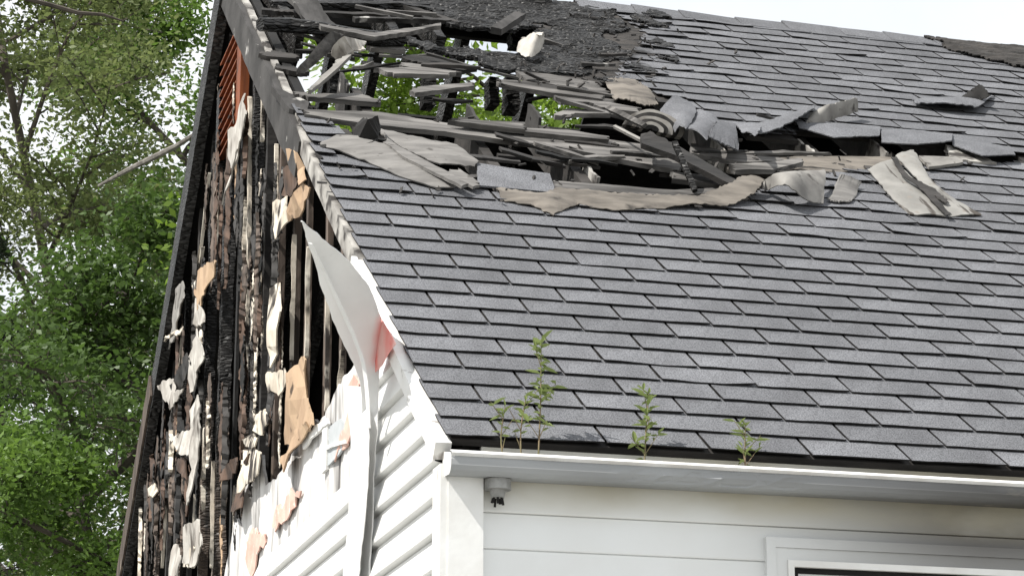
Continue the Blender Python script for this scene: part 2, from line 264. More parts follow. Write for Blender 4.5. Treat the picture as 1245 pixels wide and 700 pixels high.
def slab(name, pts, th, m, parent=None, n=None, jag=.004, seg=.035, props=None, back=None, crease=0, ends=1):
    """a plate of the outline pts (3-D, any order of turning), ragged edges, thickness th away from n"""
    pts = [Vector(p) for p in pts]
    if n is None:
        n = Vector((0, 0, 0))
        for i in range(len(pts)): n += pts[i].cross(pts[(i+1) % len(pts)])
        n.normalize()
        if n.x > 0: n = -n
    n = Vector(n).normalized(); out = []
    for i, p in enumerate(pts):
        q = pts[(i+1) % len(pts)]; L = (q-p).length; sh = ends > 1 and L < .12; k = max(1, int(L/(.012 if sh else seg))); jg = jag*(ends if sh else 1); d = (q-p).normalized() if L else Vector(); c = d.cross(n)
        for j in range(k):
            out.append(p.lerp(q, j/k) + c*rnd.uniform(-jg, jg) + n*rnd.uniform(-jag, jag)*.3)
    bm = bmesh.new(); vs = [bm.verts.new(p) for p in out]; f = bm.faces.new(vs)
    f.normal_update()
    if f.normal.dot(n) < 0: f.normal_flip()
    if crease:
        bmesh.ops.triangulate(bm, faces=[f]); bmesh.ops.subdivide_edges(bm, edges=[e for e in bm.edges if not e.is_boundary], cuts=2, use_grid_fill=True); bmesh.ops.triangulate(bm, faces=bm.faces)
        sd = Vector((rnd.uniform(0, 50), 0, 0))
        for v in bm.verts: v.co += n*(mnoise.noise(v.co*7+sd)*crease + abs(mnoise.noise(v.co*15+sd))*crease*.5)
    r = bmesh.ops.extrude_face_region(bm, geom=list(bm.faces)); bmesh.ops.translate(bm, vec=-n*th, verts=[v for v in r['geom'] if isinstance(v, bmesh.types.BMVert)])
    bmesh.ops.recalc_face_normals(bm, faces=bm.faces); bmesh.ops.triangulate(bm, faces=[f for f in bm.faces if len(f.verts) > 4])
    me = bpy.data.meshes.new(name); bm.to_mesh(me); bm.free(); return link(name, me, m, parent, props)
def resample(pl, n, lin=False):
    pl = [Vector(p) for p in pl]; L = [0]
    for a, b in zip(pl, pl[1:]): L.append(L[-1]+(b-a).length)
    out = []
    for i in range(n+1):
        t = L[-1]*i/n; k = max(0, min(len(pl)-2, sum(1 for q in L[1:] if q < t)))
        u = (t-L[k])/max(1e-9, L[k+1]-L[k]); p0 = pl[max(0, k-1)]; p1 = pl[k]; p2 = pl[k+1]; p3 = pl[min(len(pl)-1, k+2)]
        if lin: out.append(p1.lerp(p2, u)); continue
        out.append(.5*((2*p1)+(p2-p0)*u+(2*p0-5*p1+4*p2-p3)*u*u+(3*p1-p0-3*p2+p3)*u**3))
    return out
def loft(name, A, B, m, parent=None, n=24, k=6, bow=None, th=.004, wob=.003, jag=.003, props=None, smooth=True, lin=False):
    """a bent thin sheet between the rails A and B; bow = a vector (or one per rail end) pushed out half way between them"""
    A, B = resample(A, n, lin), resample(B, n, lin); seed = rnd.uniform(0, 99); rows = []
    bow = Vector(bow) if bow is not None else Vector((0, 0, 0))
    for i in range(n+1):
        row = []
        for j in range(k+1):
            t = j/k; p = A[i].lerp(B[i], t) + bow*(4*t*(1-t))
            w = mnoise.noise_vector(p*7+Vector((seed, 0, 0)))*wob + mnoise.noise_vector(p*31+Vector((seed, 5, 0)))*wob*.3
            if j in (0, k) or i in (0, n): w = w + Vector((rnd.uniform(-jag, jag), rnd.uniform(-jag, jag), rnd.uniform(-jag, jag)))
            row.append(p+w)
        rows.append(row)
    P = lambda i, j: rows[i][j]
    N = [[(P(min(i+1, n), j)-P(max(i-1, 0), j)).cross(P(i, min(j+1, k))-P(i, max(j-1, 0))).normalized() for j in range(k+1)] for i in range(n+1)]
    vs = [P(i, j) for i in range(n+1) for j in range(k+1)] + [P(i, j)-N[i][j]*th for i in range(n+1) for j in range(k+1)]
    o = (n+1)*(k+1); I = lambda i, j: i*(k+1)+j; fs = []
    for i in range(n):
        for j in range(k):
            fs += [(I(i, j), I(i+1, j), I(i+1, j+1), I(i, j+1)), (o+I(i, j+1), o+I(i+1, j+1), o+I(i+1, j), o+I(i, j))]
    for i in range(n): fs += [(I(i, 0), o+I(i, 0), o+I(i+1, 0), I(i+1, 0)), (I(i+1, k), o+I(i+1, k), o+I(i, k), I(i, k))]
    for j in range(k): fs += [(I(0, j+1), o+I(0, j+1), o+I(0, j), I(0, j)), (I(n, j), o+I(n, j), o+I(n, j+1), I(n, j+1))]
    return me_obj(name, vs, fs, m, parent, smooth, props)
def R3(*p): return [rp(*q) for q in p]
def G3(x, *p): return [gp(q[0], q[1], q[2] if len(q) > 2 else x) for q in p]
def inpoly(p, poly):
    x, y = p; c = False; j = len(poly)-1
    for i in range(len(poly)):
        a, b = poly[i], poly[j]
        if (a[1] > y) != (b[1] > y) and x < (b[0]-a[0])*(y-a[1])/(b[1]-a[1])+a[0]: c = not c
        j = i
    return c
# ------------------------------------------------------------------ ground
g = me_obj("ground", [(-900, -900, GZ), (900, -900, GZ), (900, 900, GZ), (-900, 900, GZ)], [(0, 1, 2, 3)], M['grass']); g['kind'] = 'structure'; g['label'] = 'unseen ground around the burnt house, made pale for bounce light, with patches of grass'
# ------------------------------------------------------------------ house
house = thing("house", (0, 0, GZ), "fire damaged white clapboard house with a grey shingle roof and burnt out gable", "house")
roof = MB().box((.03, WH-.02, RH-.24), (HL, WH+.02, RH-.03)).build("roof", M['black'], house)
MB().box((0.03, .035, -.2), (HL, .055, -.035)).build("fascia", M['darkwood'], roof)
# damage outline on the front slope, as the photograph shows it
LOW = [(340, 105), (358, 128), (374, 142), (420, 160), (424, 172), (415, 182), (440, 196), (480, 212), (545, 227), (582, 227), (612, 240), (655, 252), (700, 247), (745, 253), (800, 252), (850, 247), (905, 246), (935, 224), (960, 216),
       (1005, 213), (1060, 207), (1118, 204), (1180, 198), (1245, 200), (1300, 203)]
UPP = [(1300, 190), (1235, 192), (1220, 182), (1152, 174), (1072, 169), (1000, 163), (920, 164), (862, 150), (832, 122), (795, 118), (750, 96), (758, 76), (776, 58), (784, 42), (758, 24), (742, 12), (700, 0), (500, -40), (270, -70)]
DMG = [rs(*p) for p in LOW+UPP]
NROW = int(SL/EX)
# tab meshes
def tab_mesh(seed, wav, butt=.0075, L=EX+.03, keep=None, nx=6, ny=4, x0=0, w=TW-.009):
    r = random.Random(seed); ph = r.uniform(0, 6.28); a = r.uniform(.3, 1)*wav; cr = [r.gauss(0, 1)*wav*.6 for _ in range(2)]; tilt = r.gauss(0, .0018)
    vs = []; fs = []
    def H(u, t):
        q = max(0, 1-t/(EX*1.0))
        return .0055 + q*(butt + abs(a)*(.5+.5*math.sin(ph+u*5)) + max(0, cr[0])*(1-u)**3 + max(0, cr[1])*u**3 + tilt*(u-.5))*1.0 - (1-q)*.001
    G = {}
    for i in range(nx+1):
        for j in range(ny+1):
            u = i/nx; t = L*j/ny; t0 = t + (r.gauss(0, .0012) if j == 0 else 0)
            G[i, j] = len(vs); h = H(u, t); p = Vector((x0+.0045+u*w, 0, 0)) + UPS*t0; vs.append(p+NRM*h); vs.append(p+NRM*(h-.0045))
    ok = {(i, j): (keep is None or keep(x0+(i+.5)/nx*TW, L*(j+.5)/ny)) for i in range(nx) for j in range(ny)}
    todo = {q for q, k in ok.items() if k}; best = set()
    while todo:
        st = [todo.pop()]; comp = set(st)
        while st:
            i, j = st.pop()
            for q in ((i+1, j), (i-1, j), (i, j+1), (i, j-1)):
                if q in todo: todo.discard(q); comp.add(q); st.append(q)
        if len(comp) > len(best): best = comp
    ok = {q: q in best for q in ok}; mi = []
    for (i, j), k in ok.items():
        if not k: continue
        a0, b, c, d = G[i, j], G[i+1, j], G[i+1, j+1], G[i, j+1]
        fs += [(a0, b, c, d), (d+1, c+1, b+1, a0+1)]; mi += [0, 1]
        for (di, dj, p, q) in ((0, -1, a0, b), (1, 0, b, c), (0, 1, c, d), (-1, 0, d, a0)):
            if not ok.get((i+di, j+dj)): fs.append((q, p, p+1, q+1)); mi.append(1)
    us = sorted({i for f in fs for i in f}); mp = {o: k for k, o in enumerate(us)}; vs = [vs[i] for i in us]; fs = [tuple(mp[i] for i in f) for f in fs]
    me = bpy.data.meshes.new("shingle"); me.from_pydata([tuple(v) for v in vs], [], fs)
    me.materials.append(M['shingle']); me.materials.append(M['asphalt_shadow']); me.polygons.foreach_set('material_index', mi); return me
FLAT = [tab_mesh(i, .0012) for i in range(10)]; FLATU = [tab_mesh(30+i, .0015, .005) for i in range(8)]; WAVY = [tab_mesh(50+i, .0065, .004) for i in range(12)]; CURL = [tab_mesh(90+i, .010, .004) for i in range(6)]
tabs = []
for v in range(NROW):
    x = (1.356 + (.1525 if v % 2 else 0)) % TW - TW + rnd.gauss(0, .004); x -= TW if x > 0 else 0
    while x < HL-.02:
        tabs.append((x, v)); x += TW
def proj(p):
    d = Vector(p)-CAM; z = d.dot(fw); return 622.5+F*d.dot(rt)/z, 350-F*d.dot(up)/z
seen = []; rest = []
for x, v in tabs:
    s = v*EX; xa = max(x, -.02); cnt = sum(inpoly((xa+(min(x+TW, HL)-xa)*a, s+EX*b), DMG) for a in (.1, .5, .9) for b in (.1, .5, .9))
    if cnt == 9: continue
    q = proj(RP(xa+.1, s+.06)); q0 = proj(RP(min(x+TW, HL), s))
    vis = q[0] < 1275 and q0[0] > 280
    (seen if vis else rest).append((x, v, cnt))
seen.sort(key=lambda k: k[1]); rest += seen[300:]; seen = seen[:300]
def tab_me(x, v, cnt):
    s = v*EX; xa = max(x, -.022)
    if cnt or xa > x:
        wv = .0012 if v < 17 else .006
        keep = (lambda a, t: not inpoly((x+a+rnd.uniform(-.012, .012), s+t+rnd.uniform(-.01, .01)), DMG)) if cnt else None
        return tab_mesh(1000+v*40+int((x+1)*10), wv, keep=keep, nx=12 if cnt else 5, ny=6, x0=xa-x, w=TW-.009-(xa-x))
    if v < 17: return FLAT[rnd.randrange(10)] if rnd.random() < .94 else WAVY[rnd.randrange(12)]
    if v < 28: return WAVY[rnd.randrange(12)] if rnd.random() < .5 else FLATU[rnd.randrange(8)]
    k = rnd.random(); return WAVY[rnd.randrange(12)] if k < .45 else FLATU[rnd.randrange(8)] if k < .9 else CURL[rnd.randrange(6)]
for x, v, c in seen:
    o = link("shingle", tab_me(x, v, c), M['shingle']); o.location = RP(x, v*EX) + UPS*rnd.gauss(0, .0015); setp(o, roof)
mb = MB()
for x, v, c in rest:
    me = tab_me(x, v, c); of = RP(x, v*EX); k = len(mb.v); mb.v += [Vector(q.co)+of for q in me.vertices]; mb.f += [tuple(i+k for i in p.vertices) for p in me.polygons]
mb.build("shingle_field", M['shingle'], roof, props={'kind': 'stuff'})
# roof boards under the shingles, in rows, broken off at the edge of the damage
def boards(P, poly, hide, n0, n1, m, xmax, bw=.14, th=.019, x0=0):
    for r in range(n0, n1):
        s0 = r*bw+.001; s1 = min(SL-.005, (r+1)*bw-.001); x = x0; run = None
        xs = [x0+i*.02 for i in range(int((xmax-x0)/.02)+1)]
        def emit(a, b):
            if b-a < .06: return
            j = [rnd.uniform(-.03, .03) if (a > x0+.01) else 0, rnd.uniform(-.03, .03) if b < xmax-.05 else 0]
            e = [rnd.uniform(-.02, .02), rnd.uniform(-.02, .02)]
            pts = [P(a+j[0]-(e[0] if a > x0+.01 else 0), s0, -th), P(b+j[1], s0, -th), P(b+j[1]+(e[1] if b < xmax-.05 else 0), s1, -th), P(a+j[0], s1, -th)]
            top = [p+(P(0, 0, th)-P(0, 0, 0)) for p in pts]
            MB().hexa(pts+top).build("sheathing_board", m, roof)
        for xx in xs:
            ins = inpoly((xx, (s0+s1)/2), poly) or (hide and hide(xx, (s0+s1)/2))
            if not ins and run is None: run = xx
            if ins and run is not None: emit(run, xx); run = None
        if run is not None: emit(run, xmax)
boards(lambda x, s, h: RP(x, s, h-.002), DMG, None, 0, int(SL/.14)+1, M['darkwood'], HL)
# back slope: a burnt opening, seen through the one in front
BHOLE = [(352, 62), (398, 36), (440, 38), (482, 46), (520, 42), (640, 40), (668, 62), (700, 92), (720, 120), (700, 150), (640, 165), (500, 150), (400, 150), (340, 120)]
def bs(px, py):
    p = bp(px, py); return (p.x, (p-Vector((0, 2*WH, 0))).dot(Vector((0, -CP, SP))))
BH = [bs(*p) for p in BHOLE]
boards(lambda x, s, h: BP(x, s, h-.002), BH, None, 0, int(SL/.14)+1, M['black'], HL)
# ridge caps
for i in range(19):
    x = .9+i*.27+rnd.gauss(0, .01)
    if proj((x, WH, RH))[0] < 690: continue
    w = .13; q = [(x, 0), (x+.30, 0)]
    vs = []
    for xx, hh in ((x, .008), (x+.30, .002)):
        for sgn, P in ((-1, RP), (0, None), (1, BP)):
            j = rnd.gauss(0, .004)
            if P: p = P(xx, SL-w+j, hh*.9+.006+j*.3)
            else: p = Vector((xx, WH, RH+hh+.012+j))
            vs.append(p)
    vs += [p-Vector((0, 0, .006)) for p in vs]
    me_obj("ridge_cap", vs, [(0, 1, 4, 3), (1, 2, 5, 4), (9, 10, 7, 6), (10, 11, 8, 7), (0, 6, 7, 1), (1, 7, 8, 2), (0, 3, 9, 6), (2, 8, 11, 5)], M['shingle'], roof)
# rafters, front and back
RX = sorted(set(round(rs(*p)[0], 3) for p in [(668, 155), (570, 145), (437, 109), (906, 190), (1007, 193), (1092, 188)]))
allr = [.06] + RX + [RX[-1]+.33*i for i in range(1, 12) if RX[-1]+.33*i < HL]
for x in allr:
    burnt = .25 < x < 1.6
    cut = [q for p in [(668, 155), (570, 145), (437, 109)] for q in [rs(*p)] if abs(q[0]-x) < .002]
    top = cut[0][1]+.10 if cut else SL-.03      # three of them burnt through inside the opening
    MB().beam(RP(x, .02, -.09), RP(x, top, -.09), .04, .135, (1, 0, 0), .05, 24).build("rafter", M['darkwood'] if .3 < x < 3 else M['black'], roof)
for px, py in [(449, 80), (556, 50), (640, 90), (400, 60), (345, 40)]:
    x = bp(px, py).x
    MB().beam(BP(x, .02, -.09), BP(x, SL-.03, -.09), .045, .12, (1, 0, 0), .12, 24).build("rafter", M['char'], roof)
for i in range(8):
    x = 2.6+i*.42; MB().beam(BP(x, .02, -.09), BP(x, SL-.03, -.09), .045, .12, (1, 0, 0)).build("rafter", M['black'], roof)
# attic floor and inner walls, sooty
MB().box((.16, .1, -.32), (HL, 2*WH-.1, -.27)).build("attic_floor", M['black'], house)
MB().box((.05, 2*WH-.12, GZ), (HL, 2*WH-.02, -.03)).build("back_wall", M['black'], house)
fv = [(HL-.1, .1, GZ), (HL-.1, 2*WH-.1, GZ), (HL-.1, 2*WH-.1, -.05), (HL-.1, WH, RH-.1), (HL-.1, .1, -.05)]
fv += [(HL, y, z) for _, y, z in fv]
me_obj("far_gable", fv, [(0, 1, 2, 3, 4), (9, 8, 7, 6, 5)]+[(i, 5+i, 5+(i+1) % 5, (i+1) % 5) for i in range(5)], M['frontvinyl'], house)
MB().box((2.4, .25, GZ), (2.5, 2*WH-.2, -.33)).build("inner_wall", M['black'], house)
# ------------------------------------------------------------------ burnt ridge crust
def crust(name, poly, m, hole=(), amp=.05, base=.01, step=.014, th=.03, parent=roof, sharp=1.0):
    pl = [rs(*p) for p in poly]; hl = [[rs(*p) for p in h] for h in hole]
    x0 = min(p[0] for p in pl); x1 = max(p[0] for p in pl); s0 = min(p[1] for p in pl); s1 = min(SL, max(p[1] for p in pl)); vs = []; fs = []; ix = {}
    nx = int((x1-x0)/step)+1; ns = int((s1-s0)/step)+1
    def hgt(x, s):
        q = Vector((x*5, s*16, 3)); return base+amp*(abs(mnoise.noise(q))*1.3+.4*mnoise.noise(q*2.7)+.3*mnoise.noise(q*6)+.25*math.floor(2.2+2.2*mnoise.noise(q*1.3)))*sharp
    def V(i, j, b):
        if (i, j, b) not in ix:
            x = x0+i*step; s = min(s0+j*step, SL-.002); jx = mnoise.noise(Vector((i*.7, j*.7, 8)))*step*.5
            ix[i, j, b] = len(vs); vs.append(RP(x+jx, s, hgt(x, s)-b*th))
        return ix[i, j, b]
    ok = {}
    for i in range(nx):
        for j in range(ns):
            c = (x0+(i+.5)*step+mnoise.noise(Vector((i*.3, j*.3, 1)))*.04+mnoise.noise(Vector((i*.06, j*.09, 1)))*.14, s0+(j+.5)*step+mnoise.noise(Vector((i*.3, j*.3, 9)))*.03+mnoise.noise(Vector((i*.05, j*.1, 9)))*.05)
            ok[i, j] = inpoly(c, pl) and not any(inpoly(c, h) for h in hl)
    for (i, j), k in ok.items():
        if not k: continue
        a, b, c, d = (i, j), (i+1, j), (i+1, j+1), (i, j+1)
        fs += [tuple(V(*q, 0) for q in (a, b, c, d)), tuple(V(*q, 1) for q in (d, c, b, a))]
        for di, dj, p, q in ((0, -1, a, b), (1, 0, b, c), (0, 1, c, d), (-1, 0, d, a)):
            if not ok.get((i+di, j+dj)): fs.append((V(*q, 0), V(*p, 0), V(*p, 1), V(*q, 1)))
    return me_obj(name, vs, fs, m, parent)
crust("charred_roofing", [(505, -14), (530, -12), (560, -12), (700, 6), (735, 12), (765, 34), (748, 52), (752, 66), (735, 80), (738, 92), (716, 97), (660, 92), (628, 86), (590, 84), (552, 72), (498, 56), (500, 47), (545, 62), (600, 66), (640, 70), (628, 40), (585, 37), (548, 34), (530, 22), (512, 10)], M['charslope'],
      hole=[[(614, 34), (650, 28), (660, 48), (650, 60), (628, 56)]], amp=.016, base=.004, th=.018)
crust("scorched_felt", [(640, 4), (700, 3), (762, 22), (806, 42), (790, 60), (778, 78), (764, 98), (700, 102), (640, 92)], M['sootroof'], hole=[[(612, 34), (650, 28), (662, 48), (652, 60), (628, 56)]], amp=.004, base=.002, th=.006)
for px_, py_, a_ in [(782, 30, 14), (800, 58, 10), (775, 88, 12), (812, 76, 7), (795, 22, 10), (740, 104, 9)]:
    crust("charred_roofing", [(px_-a_*1.6, py_-a_*.3), (px_-a_*.3, py_-a_*.6), (px_+a_*1.4, py_-a_*.1), (px_+a_*1.7, py_+a_*.4), (px_, py_+a_*.5)], M['charslope'], amp=.008, base=.016, th=.008, step=.01)
crust("ridge_soot", [(1105, 36), (1245, 50), (1320, 58), (1320, 104), (1245, 84), (1185, 72), (1140, 58)], M['sootroof'], amp=.010, base=.014, th=.006)
MB().beam(RP(-.02, SL-.06, .0), RP(1.55, SL-.06, .02), .09, .10, (0, 1, 0), .25, 40).build("ridge_beam", M['char'], roof)
def board(px, th=.02, m='wood', h=.0, name="sheathing_board", parent=roof, jag=.003, **k):
    pts = [rp(q[0], q[1], q[2] if len(q) > 2 else h) for q in px]
    return slab(name, pts, th, M[m], parent, NRM, jag, ends=5, **k)
# boards still nailed across the rafters (parts of the roof)
B = [
 ([(370, 133), (460, 136), (540, 149), (690, 163), (780, 175), (832, 193), (826, 207), (780, 198), (677, 178), (540, 160), (440, 150), (374, 139)], 'wood', .02),
 ([(359, 110), (384, 114), (432, 113), (462, 121), (460, 125), (386, 118), (360, 115)], 'wood', .01),
 ([(501, 108), (512, 105), (576, 100), (577, 104), (504, 113)], 'wood', .03),
 ([(455, 83), (500, 82), (554, 86), (547, 91), (480, 89)], 'wood', .03),
 ([(445, 54), (495, 57), (493, 61), (450, 58)], 'wood', .03),
 ([(604, 96), (640, 99), (707, 109), (737, 116), (730, 120), (660, 111), (606, 101)], 'wood', .02),
 ([(628, 87), (660, 89), (720, 99), (737, 108), (742, 115), (700, 108), (640, 97)], 'wood', .01),
 ([(674, 117), (700, 116), (748, 121), (745, 126), (680, 122)], 'wood', .01),
 ([(673, 138), (689, 132), (741, 134), (743, 138), (700, 138), (677, 140)], 'wood', .02),
 ([(718, 125), (740, 124), (778, 131), (776, 136), (740, 132)], 'wood', .02),
 ([(563, 145), (641, 149), (634, 157), (548, 147)], 'wood', .05),
 ([(634, 155), (690, 158), (742, 166), (740, 170), (640, 160)], 'wood', .04),
 ([(674, 219), (780, 228), (820, 231), (877, 228), (880, 233), (820, 238), (780, 236), (675, 228)], 'wood', .02),
 ([(815, 208), (880, 216), (893, 222), (885, 226), (820, 217)], 'wood', .03),
 ([(318, 62), (340, 62), (362, 66), (360, 71), (320, 68)], 'darkwood', .0),
 ([(335, 78), (360, 82), (376, 85), (374, 89), (340, 84)], 'darkwood', .0),
 ([(490, 66), (540, 70), (580, 82), (560, 86), (520, 78), (492, 72)], 'darkwood', .02),
 ([(488, 76), (530, 80), (562, 88), (530, 88), (490, 80)], 'wood', .02),
 ([(880, 190), (930, 192), (975, 190), (1060, 190), (1120, 192), (1118, 204), (1060, 206), (1000, 211), (930, 212), (885, 205)], 'felt', -.01),
 ([(840, 174), (866, 180), (910, 188), (948, 190), (950, 195), (905, 197), (840, 186)], 'wood', .02),
 ([(890, 199), (936, 197), (972, 192), (978, 196), (940, 206), (892, 206)], 'wood', .03),
]
for px, m, h in B: board(px, .02, m, h)
board([(330, 104), (376, 124), (374, 134), (352, 132)], .03, 'greywood', .0)
for k in range(62):
    z = rnd.random()
    if z < .35: px, py = rnd.uniform(470, 760), rnd.uniform(58, 140)
    elif z < .6: px, py = rnd.uniform(375, 470), rnd.uniform(36, 84)
    elif z < .85: px, py = rnd.uniform(640, 1000), rnd.uniform(150, 215)
    else: px, py = rnd.uniform(420, 700), rnd.uniform(165, 215)
    if (375 < px < 500 and 84 < py < 140) or (555 < px < 640 and 85 < py < 142): continue
    p = rp(px, py, rnd.uniform(-.03, .04)); a = rnd.gauss(0, .22); d = Vector((math.cos(a), math.sin(a)*CP, math.sin(a)*SP))+NRM*rnd.gauss(0, .12); L = min(rnd.choice((.06, .09, .13, .2)), max(.03, p.x-.12))
    q0, q1 = p-d*L, p+d*L; w = rnd.uniform(.008, .028); cdir = UPS*1.0; m0 = p+NRM*rnd.uniform(-.01, .01)
    slab("broken_lath", [q0-cdir*w*rnd.uniform(.2, 1), m0-cdir*w, q1-cdir*w*rnd.uniform(0, .8), q1+cdir*w*rnd.uniform(-.3, .5), m0+cdir*w*rnd.uniform(.6, 1), q0+cdir*w*rnd.uniform(.1, 1)], rnd.uniform(.008, .016), M[rnd.choices(['wood', 'darkwood', 'greywood', 'black'], [3, 4, 3, 2])[0]], roof, NRM, .004, .03)
for a_, b_, w_, m_ in [((330, 4), (520, 6), .05, 'char'), ((352, 16), (470, 20), .035, 'darkwood'), ((410, -4), (540, 14), .04, 'char'), ((430, 24), (548, 26), .03, 'greywood'), ((470, 2), (560, 30), .03, 'darkwood'), ((318, 14), (372, 18), .04, 'darkwood')]:
    MB().beam(rp(*a_, .0), rp(*b_, .01), w_, .022, UPS, .3, 14).build("burnt_batten", M[m_], roof)
for px_ in (352, 392, 470, 520):
    q_ = rs(px_, 20); MB().beam(RP(q_[0], q_[1]-.35, -.05), RP(q_[0]-.01, SL-.05, -.05), .04, .10, (1, 0, 0), .22, 12).build("rafter_stub", M['char'], roof)
# burnt beam across the top of the opening
MB().tube([rp(316, 30, .06), rp(352, 31, .05), rp(392, 35, .06), rp(430, 43, .06), rp(462, 48, .06), rp(490, 48, .06)], [.03, .034, .03, .032, .036, .03], 7).build("collar_beam", M['char'], roof)
slab("lit_edge", R3((388, 29, .1), (432, 36, .1), (456, 40, .1), (500, 34, .1), (536, 28, .1), (536, 31, .1), (500, 38, .1), (455, 45, .1), (430, 40, .1), (390, 32, .1)), .02, M['wood'], roof, NRM)  # paler strip added as the sunlit top edge of the beam
# back side braces, posts seen through the opening
for a, b, w in [((520, 96), (508, 140), .05), ((598, 98), (597, 140), .045), ((621, 95), (620, 150), .06), ((625, 42), (624, 65), .045), ((407, 92), (407, 125), .055), ((345, 40), (346, 110), .09)]:
    A = rp(a[0], a[1], -.12); Bq = A - Vector((0, 0, (b[1]-a[1])/330))
    MB().beam(A, Bq, w, .09, (1, 0, 0), .15, 8).build("post", M['char'], roof)
# ------------------------------------------------------------------ loose things lying on the roof
def lay(o, label, cat, group=None): return T(o, label, cat, group)
def flap(A, Bp, m, label, cat, bow=(0, 0, 0), name="torn_shingle", n=24, k=6, th=.005, wob=.003, group=None, jag=.003, lin=False, smooth=True):
    return lay(loft(name, R3(*A), R3(*Bp), M[m], None, n, k, bow, th, wob, jag, None, smooth, lin), label, cat, group)
up_ = lambda h: NRM*h*.7
flap([(388, 175, .02), (412, 165, .03), (430, 165, .04), (465, 175, .04), (510, 195, .04), (558, 217, .03)], [(391, 178, .012), (408, 183, .014), (440, 195, .014), (488, 216, .014), (530, 229, .016), (553, 229, .016)], 'shingle_back', "long pale grey torn roofing sheet slanting down the slope by the rake", "roofing sheet", up_(.006), "roofing_sheet", lin=True)
flap([(462, 158, .03), (512, 169, .04), (556, 178, .04), (582, 197, .03)], [(463, 164, .03), (492, 182, .025), (532, 201, .03), (577, 203, .02)], 'shingle_back', "shorter pale grey roofing sheet lying just above the long slanting one", "roofing sheet", up_(.004), "roofing_sheet", lin=True)
lay(board([(470, 168), (500, 186), (540, 206), (566, 222), (562, 226), (530, 210), (490, 190), (468, 173)], .012, 'shingle_back', .05, "lath_strip", None), "narrow grey strip lying along the edge of the long torn roofing sheet", "wood strip")
lay(board([(541, 210), (558, 204), (583, 222), (575, 227)], .01, 'shingle_back', .035, "roofing_scrap", None), "small four sided grey roofing scrap beside the single loose shingle", "roofing scrap")
lay(board([(580, 198), (668, 211), (676, 234), (581, 225)], .007, 'shingle', .022, "loose_shingle", None, .0015), "single loose rectangular blue grey shingle lying below the long plank", "shingle")
lump = slab("melted_roofing", R3((437, 151, .05), (447, 149, .10), (459, 146, .10), (463, 158, .05), (460, 170, .04), (459, 181, .012), (451, 183, .012), (452, 171, .05), (445, 173, .045), (440, 178, .012), (436, 176, .012), (436, 168, .04), (428, 171, .012), (431, 161, .04)), .008, M['black'], None, NRM, .003, .02, crease=.03)
lay(lump, "black melted scrap of roofing standing on the pale sheet near the rake", "melted roofing")
flap([(604, 229, .02), (663, 235, .03), (676, 229, .03), (780, 237, .03), (850, 240, .03), (889, 222, .06), (902, 214, .06)], [(610, 243, .012), (650, 251, .014), (672, 262, .012), (700, 248, .014), (745, 256, .014), (800, 254, .014), (850, 247, .03), (884, 251, .02), (918, 233, .05), (930, 219, .06)], 'felt', "long ragged tan felt strip along the lower edge of the roof hole", "felt strip", up_(.008), "felt_strip", 90, 5, .004, .006, None, .0035, True)
flap([(733, 98, .015), (752, 94, .02), (772, 96, .02), (790, 108, .02)], [(745, 120, .02), (764, 122, .035), (782, 128, .03), (801, 127, .03)], 'felt', "square tan felt patch with a wavy lower edge below the charred ridge", "felt patch", up_(.006), "felt_patch", 30, 6, .004, .007, None, .004, True)
flap([(822, 161, .05), (802, 140, .02), (806, 132, .02)], [(833, 158, .12), (846, 134, .03), (826, 118, .012)], 'shingle', "blue grey shingle folded up beside the striped roll", "shingle", up_(.03))
flap([(833, 158, .10), (840, 146, .03), (846, 134, .02)], [(858, 171, .10), (866, 158, .06), (874, 148, .03)], 'shingle', "blue grey shingle bent upward second to the right of the striped roll", "shingle", up_(.02))
flap([(872, 148, .06), (880, 150, .04), (893, 152, .02)], [(862, 168, .1), (885, 178, .08), (897, 184, .06)], 'shingle', "small crumpled shingle just left of the big lifted flap", "shingle", up_(.03))
flap([(903, 162, .10), (893, 152, .012)], [(918, 166, .16), (930, 151, .012)], 'shingle', "narrow shingle corner bent up at the left end of the big lifted flap", "shingle", up_(.01))
flap([(905, 158, .03), (940, 146, .012), (990, 132, .012)], [(912, 165, .07), (945, 157, .08), (990, 133, .09)], 'shingle', "big lifted shingle flap with a dark hollow beneath it", "shingle flap", up_(.02), n=30)
flap([(986, 139, .05), (1007, 128, .09), (1040, 119, .10)], [(976, 158, .02), (1010, 146, .03), (1042, 135, .04)], 'pale_back', "pale cream underside of a flipped shingle pointing up over the opening", "shingle", up_(.015))
flap([(960, 150, .012), (1010, 150, .012), (1070, 156, .012)], [(972, 157, .03), (1015, 168, .05), (1069, 166, .04)], 'shingle', "bowed shingle hanging over the black opening under the cream flap", "shingle", up_(.02), n=30, jag=.001, lin=True)
flap([(1068, 158, .012), (1120, 160, .012), (1158, 164, .012)], [(1072, 174, .04), (1115, 177, .05), (1157, 172, .05)], 'shingle', "bowed shingle hanging over the opening above the streaked sheet", "shingle", up_(.015), n=30, jag=.001, lin=True)
flap([(1155, 166, .012), (1190, 172, .012), (1222, 180, .012)], [(1158, 178, .03), (1195, 190, .05), (1234, 189, .04)], 'shingle', "bowed shingle at the right end of the black opening", "shingle", up_(.015), n=30, jag=.001, lin=True)
flap([(1166, 121, .015), (1178, 112, .05), (1191, 103, .10)], [(1187, 124, .02), (1197, 121, .05), (1204, 117, .07)], 'black', "dark triangular shingle corner standing up on the upper right slope", "shingle", up_(.01))
flap([(1110, 122, .012), (1150, 119, .012), (1210, 118, .012)], [(1112, 127, .02), (1150, 126, .05), (1188, 131, .04)], 'shingle', "long buckled shingle in front of the standing dark corner", "shingle", up_(.01))
